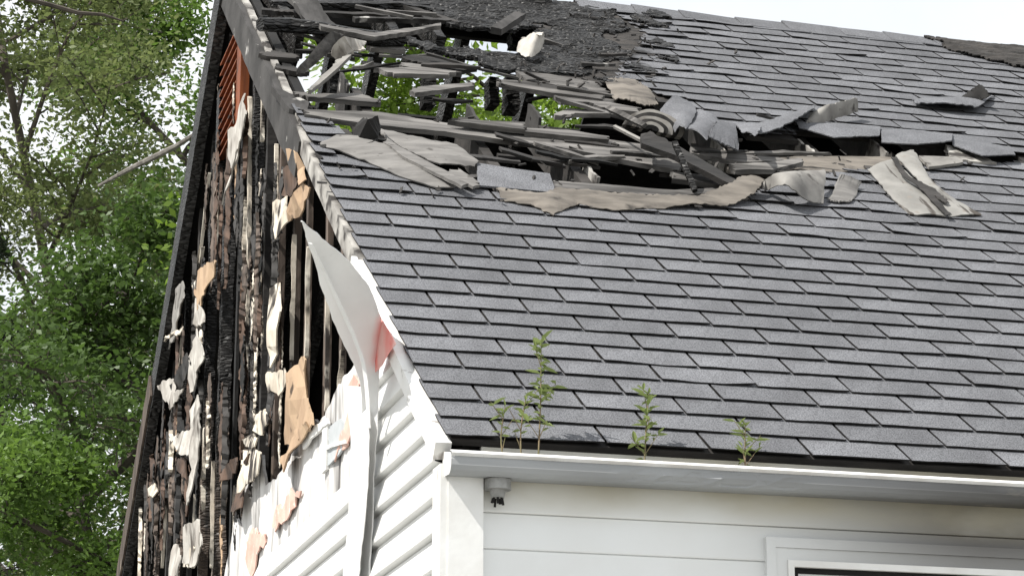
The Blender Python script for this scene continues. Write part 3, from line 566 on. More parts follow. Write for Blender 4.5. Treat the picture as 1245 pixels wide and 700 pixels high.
flap([(926, 222, .03), (940, 214, .10), (968, 210, .10), (1003, 207, .06)], [(930, 232, .02), (955, 226, .10), (979, 243, .05), (999, 248, .02)], 'pale_back', "pale spotted curled flap left of the streaked sheet", "roofing flap", up_(.03), "roofing_flap")
flap([(1022, 212, .06), (1034, 215, .05), (1046, 222, .03)], [(1006, 243, .02), (1020, 246, .02), (1035, 246, .016)], 'shingle_back', "small bent roofing scrap between the spotted flap and the streaked sheet", "roofing scrap", up_(-.02), "roofing_scrap")
M['streak'] = mat("streaked_back", (.27, .262, .245), (.18, .175, .163), 8, rough=.9, bump=.3, extra=chain(spots((.06, .052, .045), 12, .57, .63, (2.2, .35, .35)), spots((.2, .18, .16), 20, .6, .7)))
flap([(1056, 206, .03), (1080, 235, .02), (1107, 261, .012)], [(1084, 193, .05), (1116, 222, .03), (1151, 263, .014)], 'streak', "left half of a pale overturned sheet with dark tar streaks", "roofing sheet", up_(.008), "roofing_sheet")
flap([(1089, 189, .05), (1120, 223, .03), (1154, 263, .014)], [(1111, 182, .06), (1140, 225, .03), (1194, 262, .014)], 'streak', "right half of a pale overturned sheet with a dark streak down its edge", "roofing sheet", up_(.008), "roofing_sheet")
sh_ = [o for o in bpy.data.objects if o.get('label', '').startswith('right half of a pale')][0]
loft("tar_streak", R3((1084, 192, .066), (1096, 212, .055), (1116, 227, .045), (1151, 262, .028)), R3((1089, 190, .07), (1103, 211, .057), (1124, 227, .045), (1158, 262, .028)), M['darkwood'], sh_, 20, 2, None, .003, .004)
loft("tar_streak", R3((1112, 219, .05), (1128, 232, .042), (1150, 247, .036)), R3((1120, 221, .05), (1140, 231, .04), (1154, 246, .036)), M['darkwood'], sh_, 16, 2, None, .003, .004)
lay(board([(1117, 189), (1166, 191), (1172, 197), (1130, 203)], .012, 'pale_back', .03, "board_scrap", None), "short pale board in the opening right of the streaked sheet", "board")
lay(board([(1150, 175), (1170, 182), (1195, 190), (1212, 198), (1180, 196), (1155, 190)], .03, 'peel', .02, "board_scrap", None), "splintered whitish wood at the right end of the opening", "board")
def plank(name, a, b, w, th, m, wd=None, jit=.08, n=10): return MB().beam(a, b, w, th, wd or UPS, jit, n).build(name, M[m])
lay(board([(779, 163, .11), (789, 160, .12), (821, 175, .10), (896, 219, .06), (889, 224, .06), (821, 189, .10), (781, 174, .11)], .022, 'darkwood', .1, "broken_plank", None), "dark broken plank lying diagonally over the opening beside the roll", "plank")
lay(plank("burnt_stick", rp(820, 173, .16), rp(845, 232, .03), .025, .02, 'char'), "thin black burnt stick leaning across the dark diagonal plank", "stick")
lay(plank("burnt_stick", rp(739, 131, .06), rp(784, 153, .10), .022, .015, 'wood'), "thin grey stick above the pale splinter left of the roll", "stick")
lay(plank("burnt_stick", rp(747, 154, .06), rp(784, 173, .08), .012, .012, 'pale_back'), "pale splinter pointing down at the dark diagonal plank", "stick")
lay(board([(401, 38, .18), (419, 42, .16), (374, 82, .06), (360, 85, .06)], .02, 'wood', .1, "broken_plank", None), "wide pale grey plank leaning up under the burnt beam near the rake", "plank")
lay(board([(424, 64, .14), (428, 67, .14), (381, 108, .05), (374, 109, .05), (404, 80, .1)], .018, 'pale_back', .1, "broken_plank", None), "narrow whitish plank leaning beside the wide pale one", "plank")
lay(board([(418, 44, .2), (444, 50, .16), (443, 58, .15), (430, 64, .14), (410, 72, .1), (402, 62, .14)], .008, 'paper', .1, "paper_scrap", None), "white scrap of building paper between the two leaning planks", "paper")
lay(plank("burnt_stick", rp(603, 38, .10), rp(632, 19, .10), .05, .03, 'greywood'), "stubby grey board end sticking out of the charred ridge", "board")
lay(plank("burnt_stick", rp(432, 8, .06), rp(502, 22, .06), .02, .015, 'wood'), "upper thin grey splinter lying on the black ridge", "stick")
lay(plank("burnt_stick", rp(470, 14, .06), rp(530, 18, .05), .016, .015, 'wood'), "lower thin grey splinter lying on the black ridge", "stick")
MBp = MB().beam(rp(364, -6, .08), rp(396, 40, .04), .12, .03, (1, 0, 0), .2, 8).build("broken_plank", M['greywood']); lay(MBp, "dark grey board end hanging beneath the ridge at the rake", "plank")
# white tuft by the charred ridge
flap([(633, 50, .02), (644, 43, .10), (656, 44, .12)], [(628, 64, .02), (644, 69, .04), (657, 55, .06)], 'paper', "crumpled white plastic lump at the edge of the charred ridge", "plastic", up_(.05), "white_lump", 14, 10, .005, .02)
lit = MB()
for k in range(150):
    if k < 90: px, py = rnd.choice([(rnd.uniform(380, 700), rnd.uniform(120, 250)), (rnd.uniform(600, 960), rnd.uniform(165, 255)), (rnd.uniform(900, 1200), rnd.uniform(185, 225)), (rnd.uniform(560, 770), rnd.uniform(70, 105))])
    else: px, py = rnd.gauss(760, 40), rnd.uniform(15, 105)
    p = rp(px, py, .022); a = rnd.uniform(0, 3.1); d = Vector((math.cos(a), math.sin(a)*CP, math.sin(a)*SP))*rnd.uniform(.004, .018)+NRM*rnd.uniform(-.006, .012)
    lit.beam(p-d, p+d, rnd.uniform(.006, .018), rnd.uniform(.003, .008), UPS, .4, 2)
o = lit.build("burnt_litter", M['darkwood']); o['kind'] = 'stuff'; o['label'] = 'dark burnt chips and splinters scattered round the roof hole'; o['category'] = 'burnt litter'
# striped roll seen end on
roll = thing("roofing_roll", rp(789, 158, .03), "curled roofing roll with white and grey rings above the diagonal plank", "roofing roll")
c0 = rp(789, 160, .02); ax = Vector((.25, 1, .25)).normalized(); e1 = Vector((1, -.25, 0)).normalized(); e2 = ax.cross(e1)*-1
if e2.z < 0: e2 = -e2
for k_, (r_, mm) in enumerate([(.088, 'paper'), (.074, 'greywood'), (.062, 'paper'), (.048, 'greywood'), (.036, 'paper'), (.022, 'black')]):
    vs = []; fs = []; nseg = 22
    for i in range(nseg+1):
        a = math.radians(-15 + 175*i/nseg); w = 1+.25*max(0, math.cos(a)); q = (e1*math.cos(a)*1.25*w + e2*math.sin(a))
        r2 = r_-.016; r_ *= 1+.05*mnoise.noise(Vector((i*.3, k_, 0)))
        for rr, d in ((r_, -.012*k_), (r_, .10), (r2, .10), (r2, -.012*k_)): vs.append(c0+q*rr+ax*d)
    for i in range(nseg):
        for j in range(4): fs.append((4*i+j, 4*i+(j+1) % 4, 4*i+4+(j+1) % 4, 4*i+4+j))
    fs += [(3, 2, 1, 0), tuple(4*nseg+j for j in range(4))]
    me_obj("roll_layer", vs, fs, M[mm], roll)
# short grey rafter ends with whitened edges in the lower opening
for px, py in [(880, 178), (985, 178), (1072, 178), (724, 208), (655, 135), (580, 136), (424, 96)]:
    x, s = rs(px, py)
    slab("rafter_plate", [RP(x-.023, s-.11, .005), RP(x-.023, s+.10, .0), RP(x-.023, s+.10, -.16), RP(x-.023, s-.11, -.16)], .012, M['peel' if px > 700 else 'greywood'], roof, (-1, 0, 0), .006)
# ------------------------------------------------------------------ gable wall
gable = MB().box((.035, .1, -.30), (.13, 2*WH-.1, -.22)).build("gable_wall", M['brownwood'], house)
for px, dpx, m in [(470, 22, 'brownwood'), (440, 18, 'brownwood'), (416, 6, 'brownwood'), (397, 7, 'brownwood'), (373, 6, 'brownwood'), (357, 9, 'brownwood'), (338, 9, 'brownwood'), (321, 13, 'darkwood'), (303, 17, 'studchar'), (290, 5, 'black'), (271, 18, 'studchar'),
                   (254, 15, 'studchar'), (241, 7, 'darkwood'), (228, 6, 'studchar'), (216, 7, 'darkwood'), (204, 6, 'studchar'), (193, 7, 'darkwood'), (183, 6, 'brownwood')]:
    y = gp(px, 300, .03).y; zt = min(y, 2*WH-y)*TP-.13; d = dpx/330
    if zt < -.2: continue
    MB().beam((.03+d/2, y, -.22), (.03+d/2, y, zt), d, .045, (1, 0, 0), .18 if m == 'studchar' else .06, 60).build("stud", M[m], gable)
    MB().beam((.08, y+rnd.uniform(-.02, .02), GZ), (.08, y, -.30), .09, .045, (1, 0, 0), .05, 24).build("stud", M['brownwood'], gable)
# ragged remains of white wall stuff clinging to the outer edges of the studs
def edge_strip(px0, py0, px1, py1, w, m='plaster', x=.018, n=70, name="plaster_remnant"):
    a = gp(px0, py0, x); b = gp(px1, py1, x); sd = rnd.uniform(0, 90); run = []; k = 0
    def flush(run):
        if len(run) < 4: return
        vs = []; fs = []; q = len(run)
        for i, (p, hl, hr, d) in enumerate(run):
            if i in (0, q-1): hl *= .3; hr *= .3
            vs += [p+Vector((-d, -hl, 0)), p+Vector((-d*.6, hr, 0)), p+Vector((.011, hr, 0)), p+Vector((.011, -hl, 0))]
        for i in range(q-1):
            for j in range(4): fs.append((4*i+j, 4*i+(j+1) % 4, 4*i+4+(j+1) % 4, 4*i+4+j))
        fs += [(3, 2, 1, 0), tuple(4*(q-1)+j for j in range(4))]
        me_obj(name, vs, fs, M[m], gable, True)
    for i in range(n+1):
        p = a.lerp(b, i/n); z = p.z
        f = lambda o, sc: mnoise.noise(Vector((sd+o, z*sc, 0)))
        hl = w*max(0, .42+.6*f(0, 5)+.22*f(3, 16)+rnd.uniform(-.03, .03)); hr = w*max(0, .42+.6*f(7, 5)+.22*f(9, 16)+rnd.uniform(-.03, .03))
        if hl+hr < w*.28: flush(run); run = []; continue
        run.append((p, hl*.8+.002, hr*.8+.002, .004+.012*max(0, f(20, 10))))
    flush(run)
for a in [(303, 118, 301, 330, .05), (297, 240, 295, 330, .06), (296, 370, 294, 500, .05), (319, 112, 318, 172, .04), (315, 222, 313, 440, .045), (335, 175, 334, 248, .04), (301, 330, 297, 470, .035),
          (335, 355, 331, 440, .09), (334, 250, 333, 300, .05), (357, 285, 353, 440, .02), (374, 300, 371, 435, .022), (397, 310, 396, 500, .03), (415, 425, 413, 470, .03), (254, 210, 240, 330, .03), (246, 300, 236, 365, .05),
          (214, 350, 196, 470, .04), (222, 400, 205, 600, .03), (285, 590, 283, 700, .03), (258, 560, 256, 690, .025), (236, 600, 234, 690, .03), (206, 540, 196, 690, .03), (190, 480, 172, 640, .03), (270, 200, 262, 300, .03), (248, 520, 246, 620, .05)]:
    edge_strip(*a)
def torn(px, m, x=-.01, th=.006, name="torn_sheathing", jag=.007, tilt=.018, crease=.016):
    return slab(name, [gp(q[0], q[1], x+(rnd.uniform(-tilt, tilt) if tilt else 0)) for q in px], th, M[m], gable, None, jag, .04, crease=crease)
# tan, cream, white and brown torn pieces
for px, m, x in [
 ([(367, 223), (377, 228), (374, 240), (366, 261), (350, 268), (352, 245), (360, 235)], 'tan', -.03),
 ([(347, 204), (360, 199), (360, 223), (352, 239), (341, 237)], 'brownpaper', -.02),
 ([(349, 182), (360, 185), (368, 201), (371, 217), (364, 226), (360, 201), (350, 199)], 'tan', -.035),
 ([(335, 245), (347, 239), (350, 268), (335, 291), (333, 267)], 'plaster', -.025),
 ([(348, 455), (368, 433), (373, 437), (375, 483), (380, 514), (372, 524), (359, 542), (346, 540), (347, 488)], 'tan', -.03),
 ([(362, 520), (372, 512), (376, 520), (352, 552), (343, 574), (342, 560)], 'tan', -.035),
 ([(325, 455), (345, 448), (349, 460), (340, 480), (330, 476)], 'plaster', -.02),
 ([(308, 505), (322, 498), (328, 510), (318, 530), (309, 522)], 'plaster', -.025),
 ([(296, 535), (306, 528), (316, 533), (312, 545), (300, 542)], 'plaster', -.03),
 ([(267, 575), (284, 555), (288, 560), (282, 580), (268, 584)], 'brownpaper', -.03),
 ([(280, 618), (290, 590), (297, 560), (303, 552), (298, 585), (292, 615), (284, 626)], 'brownpaper', -.03),
 ([(237, 363), (249, 380), (248, 391), (239, 398), (235, 393)], 'paper', -.04),
 ([(239, 399), (246, 432), (236, 474), (231, 478), (230, 434)], 'paper', -.04),
 ([(191, 468), (208, 459), (212, 476), (223, 473), (209, 497), (199, 484)], 'paper', -.05),
 ([(205, 533), (230, 520), (232, 553), (217, 553), (210, 536)], 'paper', -.05),
 ([(232, 500), (241, 480), (242, 520), (240, 558), (232, 605), (227, 613), (232, 571)], 'paper', -.045),
 ([(214, 556), (228, 558), (228, 582), (218, 574)], 'brownpaper', -.04),
 ([(208, 470), (226, 430), (232, 440), (222, 470), (213, 478)], 'darkwood', -.035),
 ([(297, 113), (299, 140), (293, 166), (284, 208), (276, 190), (279, 159), (288, 144)], 'paper', -.05),
 ([(282, 208), (288, 180), (280, 215), (272, 250)], 'paper', -.045),
 ([(240, 335), (256, 322), (254, 338), (242, 352), (234, 350)], 'plaster', -.03),
 ([(196, 415), (216, 403), (222, 397), (220, 405), (208, 410)], 'plaster', -.05),
 ([(182, 594), (190, 588), (193, 598), (188, 604), (181, 602)], 'plaster', -.03),
 ([(205, 690), (210, 660), (222, 668), (216, 700), (205, 700)], 'paper', -.02),
 ([(228, 640), (236, 665), (232, 690), (222, 688)], 'plaster', -.02),
 ([(296, 548), (306, 544), (318, 552), (314, 575), (300, 590), (290, 600), (292, 570)], 'plaster', -.03),
 ([(330, 350), (338, 344), (341, 380), (336, 430), (329, 446), (327, 400)], 'plaster', -.03),
 ([(245, 325), (262, 316), (258, 340), (250, 352), (240, 380), (236, 352)], 'tan', -.04),
 ([(222, 640), (240, 630), (246, 660), (236, 690), (224, 684)], 'paper', -.035),
 ([(213, 352), (222, 340), (226, 362), (214, 402), (206, 424)], 'pale_back', -.04),
]: torn(px, m, x)
def shred(px, py0, py1, w, m, x):
    n = max(8, int((py1-py0)/3)); sd = rnd.uniform(0, 99); L, R_ = [], []
    for i in range(n+1):
        t = i/n; q = px+(rnd.uniform(-.4, .4)) - (py1-py0)*t*.02; env = min(1, 5*t+.15)*min(1, 3.2*(1-t)+.05)
        a = w*env*(.55+.8*mnoise.noise(Vector((sd, t*n*.16, 0)))+.3*mnoise.noise(Vector((sd, t*n*.6, 4)))); b = w*env*(.55+.8*mnoise.noise(Vector((sd+9, t*n*.16, 0)))+.3*mnoise.noise(Vector((sd+9, t*n*.6, 4))))
        xx = x-.03*max(0, t-.5)*mnoise.noise(Vector((sd+20, 0, 0)))-.015*abs(mnoise.noise(Vector((sd+5, t*n*.1, 0)))); y = py0+(py1-py0)*t
        L.append(gp(q-max(.3, a), y, xx)); R_.append(gp(q+max(.3, b), y+rnd.uniform(-1, 1), xx+rnd.uniform(-.004, .004)))
    loft("torn_strip", L, R_, M[m], gable, n, 2, (-rnd.uniform(-.01, .02), 0, 0), .004, .003, .002, smooth=True, lin=True)
for k in range(110):
    px = rnd.uniform(168, 346); top = max(-20+(282-px)*5.5+30, (px-282)*2.1+75); top = max(top, 60)
    bot = 640 if px < 290 else 560-(px-290)*.8
    ln = rnd.choice((50, 80, 120, 170)); py0 = rnd.uniform(top, max(top+5, bot-ln*.6)); py1 = min(py0+ln, 705)
    if py1-py0 < 20 or (250 < px < 292 and 250 < py0 < 420): continue
    mm = rnd.choices(['darkwood', 'brownwood', 'brownpaper', 'greywood', 'black', 'plaster', 'tan'], [4, 4, 3, 3, 4, 2, 1])[0]
    shred(px, py0, py1, rnd.uniform(1.4, 4.2) if mm not in ('plaster', 'tan') else rnd.uniform(1, 2.4), mm, rnd.uniform(-.025, .02))
# white wrapped sheathing left behind at the lower right, with peach insulation board patches
torn([(270, 720), (281, 654), (286, 628), (294, 640), (294, 633), (296, 597), (302, 548), (318, 551), (322, 590), (338, 578), (352, 560), (372, 530), (382, 512), (396, 505), (412, 468), (430, 445), (450, 430), (455, 700), (380, 720)], 'wrap', .008, .012, "wrapped_sheathing", .012, 0, .012)
for px in [[(420, 463), (431, 457), (436, 468), (432, 488), (432, 514), (424, 537), (408, 556), (406, 548), (420, 522), (424, 490)],
           [(332, 625), (343, 612), (352, 598), (362, 593), (366, 600), (352, 622), (338, 642), (331, 640)],
           [(298, 655), (308, 645), (322, 650), (322, 662), (312, 675), (306, 700), (300, 690)]]:
    torn(px, 'peach', -.006, .006, "insulation_patch", .02, 0, 0)
for px in [[(398, 520), (414, 508), (420, 515), (418, 535), (400, 543)], [(396, 546), (418, 540), (412, 552), (398, 566)]]:
    torn(px, 'greyboard', -.004, .008, "grey_panel", .002, 0, 0)
torn([(392, 515), (398, 512), (396, 570), (390, 576)], 'trim', -.01, .012, "trim_strip", .002, 0, 0)
torn([(396, 542), (420, 534), (420, 538), (396, 546)], 'trim', -.012, .012, "trim_strip", .002, 0, 0)
torn([(366, 530), (396, 508), (398, 514), (380, 530), (368, 545)], 'trim', -.014, .01, "trim_strip", .004, 0, 0)
# siding panels: two laps each
ztear = gp(445, 548).z
def siding(name, z0, z1, ynear, yfar, X, parent, m, front=False, wob=0, n=24):
    prof = []; lap = .100
    for k in range(2):
        b = z0+k*lap
        prof += [(b, -.001), (b+.002, .006), (b+.006, .007), (b+lap-.002, .003)] if front else [(b, -.001), (b+.005, .022), (b+.012, .0235), (b+lap-.004, .003)]
    prof.append((z1-.0005, -.001))
    vs = []; fs = []; J = len(prof)
    for i in range(n+1):
        for z, o in prof:
            a, c = ynear(z), yfar(z); t = i/n; y = a+(c-a)*t
            d = o+.012
            if front: vs.append((y, X-d, z))
            else:
                w = wob*max(0, t-.45)**2*(mnoise.noise(Vector((y*3, z*6, 2)))*.5+.6) if wob else 0
                vs.append((X-d-w, y, z-(w*.4)))
    k0 = len(vs)
    for i in range(n+1):
        for z, o in prof:
            v = vs[i*J+prof.index((z, o))]; vs.append((v[0], X+.0, v[2]) if front else (v[0]+.006, v[1], v[2]))
    for i in range(n):
        for j in range(J-1):
            a = i*J+j; fs.append((a, a+J, a+J+1, a+1))
    for i in range(n): fs += [(i*J, i*J+k0, (i+1)*J+k0, (i+1)*J)]
    for e in (0, n*J):
        for j in range(J-1): fs.append((e+j, e+j+1, e+j+1+k0, e+j+k0))
    return me_obj(name, vs, fs, M[m], parent)
LAP2 = .2; zb = -.055
ytear_hi = lambda z: gp(452, 480).y+.05
yf_low = lambda z: gp(318, 690).y+.25*mnoise.noise(Vector((z*9, 0, 0)))
r0 = -14
for r in range(r0, 12):
    z0 = zb+r*LAP2; z1 = z0+LAP2
    yn = lambda z: max(.075, (z+.066)/TP)
    if yn(z1) > 2.3: break
    low = z0+.1 < ztear
    yf = yf_low if low else (lambda z: max(ytear_hi(z), yn(z)+.02))
    if not low and ytear_hi(z0) < yn(z0)+.03: break
    siding("siding_panel", z0, z1, yn, yf, 0, gable, 'vinyl', wob=.05 if (low and z1 > ztear-.5) else 0)
# rake boards
def rake(s0, s1, x, w, th, m, off=.0, jag=.0, n=40, front=True, name="rake_board"):
    vs = []; fs = []; P = RP if front else BP
    for i in range(n+1):
        s = s0+(s1-s0)*i/n; j1 = mnoise.noise(Vector((s*7, 1, 0)))*jag; j2 = mnoise.noise(Vector((s*6, 5, 0)))*jag
        a = P(0, s, off+j1); b = P(0, s, off-w+j2)
        vs += [Vector((x-th, a.y, a.z)), Vector((x, a.y, a.z)), Vector((x, b.y, b.z)), Vector((x-th, b.y, b.z))]
    for i in range(n):
        for j in range(4): fs.append((4*i+j, 4*i+(j+1) % 4, 4*i+4+(j+1) % 4, 4*i+4+j))
    fs += [(3, 2, 1, 0), tuple(4*n+j for j in range(4))]
    return me_obj(name, vs, fs, M[m], gable, True)
s_of = lambda px, py: rs(px, py)[1]
rake(-.02, s_of(440, 310), -.002, .052, .046, 'trim', -.006, .0)
rake(s_of(442, 314), s_of(366, 150), -.002, .07, .028, 'peel', -.006, .006)
rake(s_of(372, 165), SL-.02, -.004, .15, .035, 'greywood', -.02, .014)
rake(s_of(372, 165), SL-.02, .02, .03, .03, 'peel', -.012, .010, name="rake_edge")
rake(s_of(442, 314), SL-.06, .075, .13, .03, 'darkwood', -.03, .02, name="rake_rafter")
rake(0, SL, -.0, .17, .05, 'char', .03, .03, front=False)
rake(0, SL, .2, .05, .22, 'black', .04, .06, front=False, name="roof_edge")
rake(-.1, gp(186, 480).z/SP, -.052, .15, .012, 'brownwood', .035, .015, front=False, name="rake_trim")
# orange louvred gable vent
va = gp(270, 100, .0); vb = gp(294, 100, .0); vz0 = gp(285, 165).z; vz1 = gp(288, 34).z
vent = MB().box((-.01, vb.y-.02, vz0), (.03, vb.y+.10, vz1)).build("gable_vent", M['orange'], gable)
def ventpart(n, mb, m): return mb.build(n, M[m], vent)
gv_y0, gv_y1 = vb.y+.10, va.y
n_s = 10
for i in range(n_s):
    z = vz0+(vz1-vz0)*(i+.5)/n_s; ztop = z+.05
    if z > (2*WH-gv_y1)*TP-.2 and False: continue
    o = MB().hexa([(-.012, gv_y0, z-.008), (-.012, gv_y1, z-.008), (.03, gv_y1, z+.012), (.03, gv_y0, z+.012), (-.012, gv_y0, z), (-.012, gv_y1, z), (.03, gv_y1, z+.02), (.03, gv_y0, z+.02)]).build("vent_slat", M['orange'], gable)
MB().box((-.01, gv_y1, vz0-.05), (.03, gv_y1+.08, vz1-.15)).build("vent_jamb", M['char'], gable)
# hanging white sheet: torn off trim with a long tail
sheet = loft("hanging_sheet", G3(0, (365, 269, -.40), (385, 330, -.31), (405, 390, -.22), (425, 432, -.15), (439, 470, -.10), (438, 540, -.075), (432, 620, -.065), (424, 702, -.06), (418, 760, -.06)),
             G3(0, (368, 272, -.39), (392, 291, -.32), (430, 325, -.2), (452, 355, -.12), (463, 388, -.07), (461, 440, -.05), (457, 530, -.045), (453, 620, -.042), (447, 702, -.04), (443, 760, -.04)), M['sheet'], None, 60, 12, (.004, 0, 0), .003, .007, .001)
T(sheet, "long white vinyl sheet hanging torn from the rake, narrowing to a tail", "vinyl sheet")
loft("fold_strip", G3(0, (420, 470, -.1), (426, 540, -.09), (424, 620, -.08), (418, 702, -.07), (414, 760, -.07)), G3(0, (446, 470, -.07), (448, 540, -.075), (444, 620, -.07), (436, 702, -.065), (431, 760, -.065)), M['sheet'], sheet, 30, 3, (-.02, 0, 0), .003, .004, .001)
loft("fold_ridge", G3(0, (377, 296, -.36), (408, 362, -.235), (440, 440, -.12), (449, 520, -.085)), G3(0, (379, 297, -.36), (411, 362, -.235), (443, 440, -.12), (451, 520, -.085)), M['sheet'], sheet, 30, 2, (-.008, 0, 0), .002, .002, .001)
slab("red_patch", G3(-.064, (456, 398), (464, 387), (472, 402), (481, 418), (473, 428), (464, 444), (456, 452)), .002, M['red'], gable, (-1, 0, 0), .003)
# ------------------------------------------------------------------ front wall
FY = .03
ftop = -.12
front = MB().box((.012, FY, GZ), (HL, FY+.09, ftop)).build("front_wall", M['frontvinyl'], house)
l1 = fp(650, 625, FY-.02).z
r = 0
while True:
    z0 = l1 - .1 + .2*1 - .2*r - .1
    z1 = z0+.2
    if z0 < -2.7: break
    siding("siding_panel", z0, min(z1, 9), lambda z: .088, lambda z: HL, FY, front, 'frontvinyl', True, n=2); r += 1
MB().box((-.012, FY-.048, GZ+.3), (.086, FY-.0, -.10)).build("corner_board", M['trim'], front)
MB().box((-.034, FY-.044, GZ+.3), (-.0125, .074, -.075)).build("corner_board", M['trim'], front)
# gutter
gy = -.080
lipz = fp(548, 549, gy).z; botz = fp(548, 575, -.074).z
def gutter_profile():
    h = lipz-botz
    return [(.012, lipz+.02), (.012, botz+.004), (-.046, botz+.002), (-.060, botz), (-.070, botz+.004), (-.078, botz+h*.18), (-.084, botz+h*.4), (-.084, botz+h*.66), (-.081, lipz-.010), (-.079, lipz-.002), (-.079, lipz)]
def sweep(prof, th, x0, x1, n, name, m, parent, dent=False):
    vs = []; fs = []; J = len(prof)
    for i in range(n+1):
        x = x0+(x1-x0)*i/n
        for k, (y, z) in enumerate(prof):
            d = 0
            if dent and k in (5, 6, 7) and .42 < x < 1.0: d = (.018*abs(mnoise.noise(Vector((x*14, k*.3, 0))))+.009*mnoise.noise(Vector((x*34, k*.5, 0))))*min(1, (x-.42)*8, (1.0-x)*8)
            vs.append((x, y+d, z+d*.6))
        for k, (y, z) in enumerate(prof):
            vs.append((x, y+(.003 if k > 1 else -.003), z+.003))
    S2 = 2*J
    for i in range(n):
        for k in range(J-1):
            a = i*S2+k; fs.append((a, a+1, a+S2+1, a+S2)); b = a+J; fs.append((b+S2, b+S2+1, b+1, b))
        a = i*S2+J-1; fs.append((a, a+J, a+J+S2, a+S2)); a = i*S2; fs.append((a+S2, a+S2+J, a+J, a))
    for e in (0, n*S2):
        for k in range(J-1): fs.append((e+k, e+k+1, e+k+1+J, e+k+J))
    return me_obj(name, vs, fs, M[m], parent)
gut = sweep(gutter_profile(), .003, -.02, HL, 220, "gutter", 'gutter', house, True)
sweep([(-.082, lipz-.010), (-.0875, lipz-.005), (-.087, lipz+.001), (-.079, lipz+.005), (-.068, lipz+.006)], .003, -.02, HL, 60, "gutter_lip", 'lip', gut)
pr = gutter_profile()
slab("end_cap", [(-.022, y, z) for y, z in pr], .003, M['lip'], gut, (-1, 0, 0), 0, 1)
MB().box((-.016, -.074, botz+.02), (HL, .010, botz+.045)).build("gutter_debris", M['debris'], gut, props={'kind': 'stuff'})
dl = MB()
for k in range(110):
    x = rnd.choice((rnd.gauss(.26, .09), rnd.gauss(.55, .06), rnd.gauss(.86, .05), rnd.uniform(0, 1.8))); x = max(0, x)
    p = Vector((x, rnd.uniform(-.07, -.015), lipz-.004+rnd.uniform(-.012, .007))); d = Vector((rnd.gauss(0, 1), rnd.gauss(0, 1), rnd.gauss(0, .5))).normalized()*rnd.uniform(.006, .016)
    dl.beam(p-d, p+d, rnd.uniform(.005, .010), .0012, (0, .3, 1), .3, 2)
dl.build("dead_leaves", M['deadleaf'], gut, props={'kind': 'stuff'})
# small broken light socket under the gutter
fc = fp(605, 588, -.02)
lamp = thing("light_fixture", (fc.x, -.02, fc.z), "round grey socket of a broken outdoor light under the gutter", "light fixture")
MB().tube([(fc.x, -.02, botz), (fc.x, -.02, botz-.028)], .037, 20).build("fixture_base", M['socket'], lamp)
MB().tube([(fc.x, -.02, botz-.028), (fc.x, -.02, botz-.05)], [.024, .018], 14).build("socket", M['socket'], lamp)
mb = MB()
for k in range(7):
    a = k*.9; mb.beam((fc.x+.012*math.cos(a), -.02+.012*math.sin(a), botz-.045), (fc.x+.016*math.cos(a), -.02+.016*math.sin(a), botz-.062-.012*rnd.random()), .006, .003, (1, 0, 0))
mb.build("broken_bulb", M['black'], lamp)
# window at the right
wl_, wt = fp(931, 652, FY-.03), fp(931, 652, FY-.03).z
x0 = wl_.x; WW = 1.35; WHT = 1.1
def rectframe(x0, z1, w, h, t, ya, yb, name, m, parent):
    x1 = x0+w; z0 = z1-h
    f = MB(); f.box((x0, ya, z0), (x0+t, yb, z1)); f.box((x1-t, ya, z0), (x1, yb, z1)); f.box((x0+t, ya+.001, z1-t), (x1-t, yb, z1)); f.box((x0+t, ya+.001, z0), (x1-t, yb, z0+t)); return f.build(name, M[m], parent)
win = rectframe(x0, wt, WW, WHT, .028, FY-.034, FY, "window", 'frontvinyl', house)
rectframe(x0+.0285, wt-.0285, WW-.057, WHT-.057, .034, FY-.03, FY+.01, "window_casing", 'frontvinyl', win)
rectframe(x0+.063, wt-.063, WW-.126, WHT-.126, .018, FY-.036, FY+.02, "window_frame", 'trim', win)
rectframe(x0+.0815, wt-.0815, WW-.163, WHT-.163, .016, FY-.02, FY+.02, "window_sash", 'black', win)
MB().box((x0+.096, FY-.004, wt-WHT+.096), (x0+WW-.096, FY+.002, wt-.096)).build("pane", M['glass'], win)
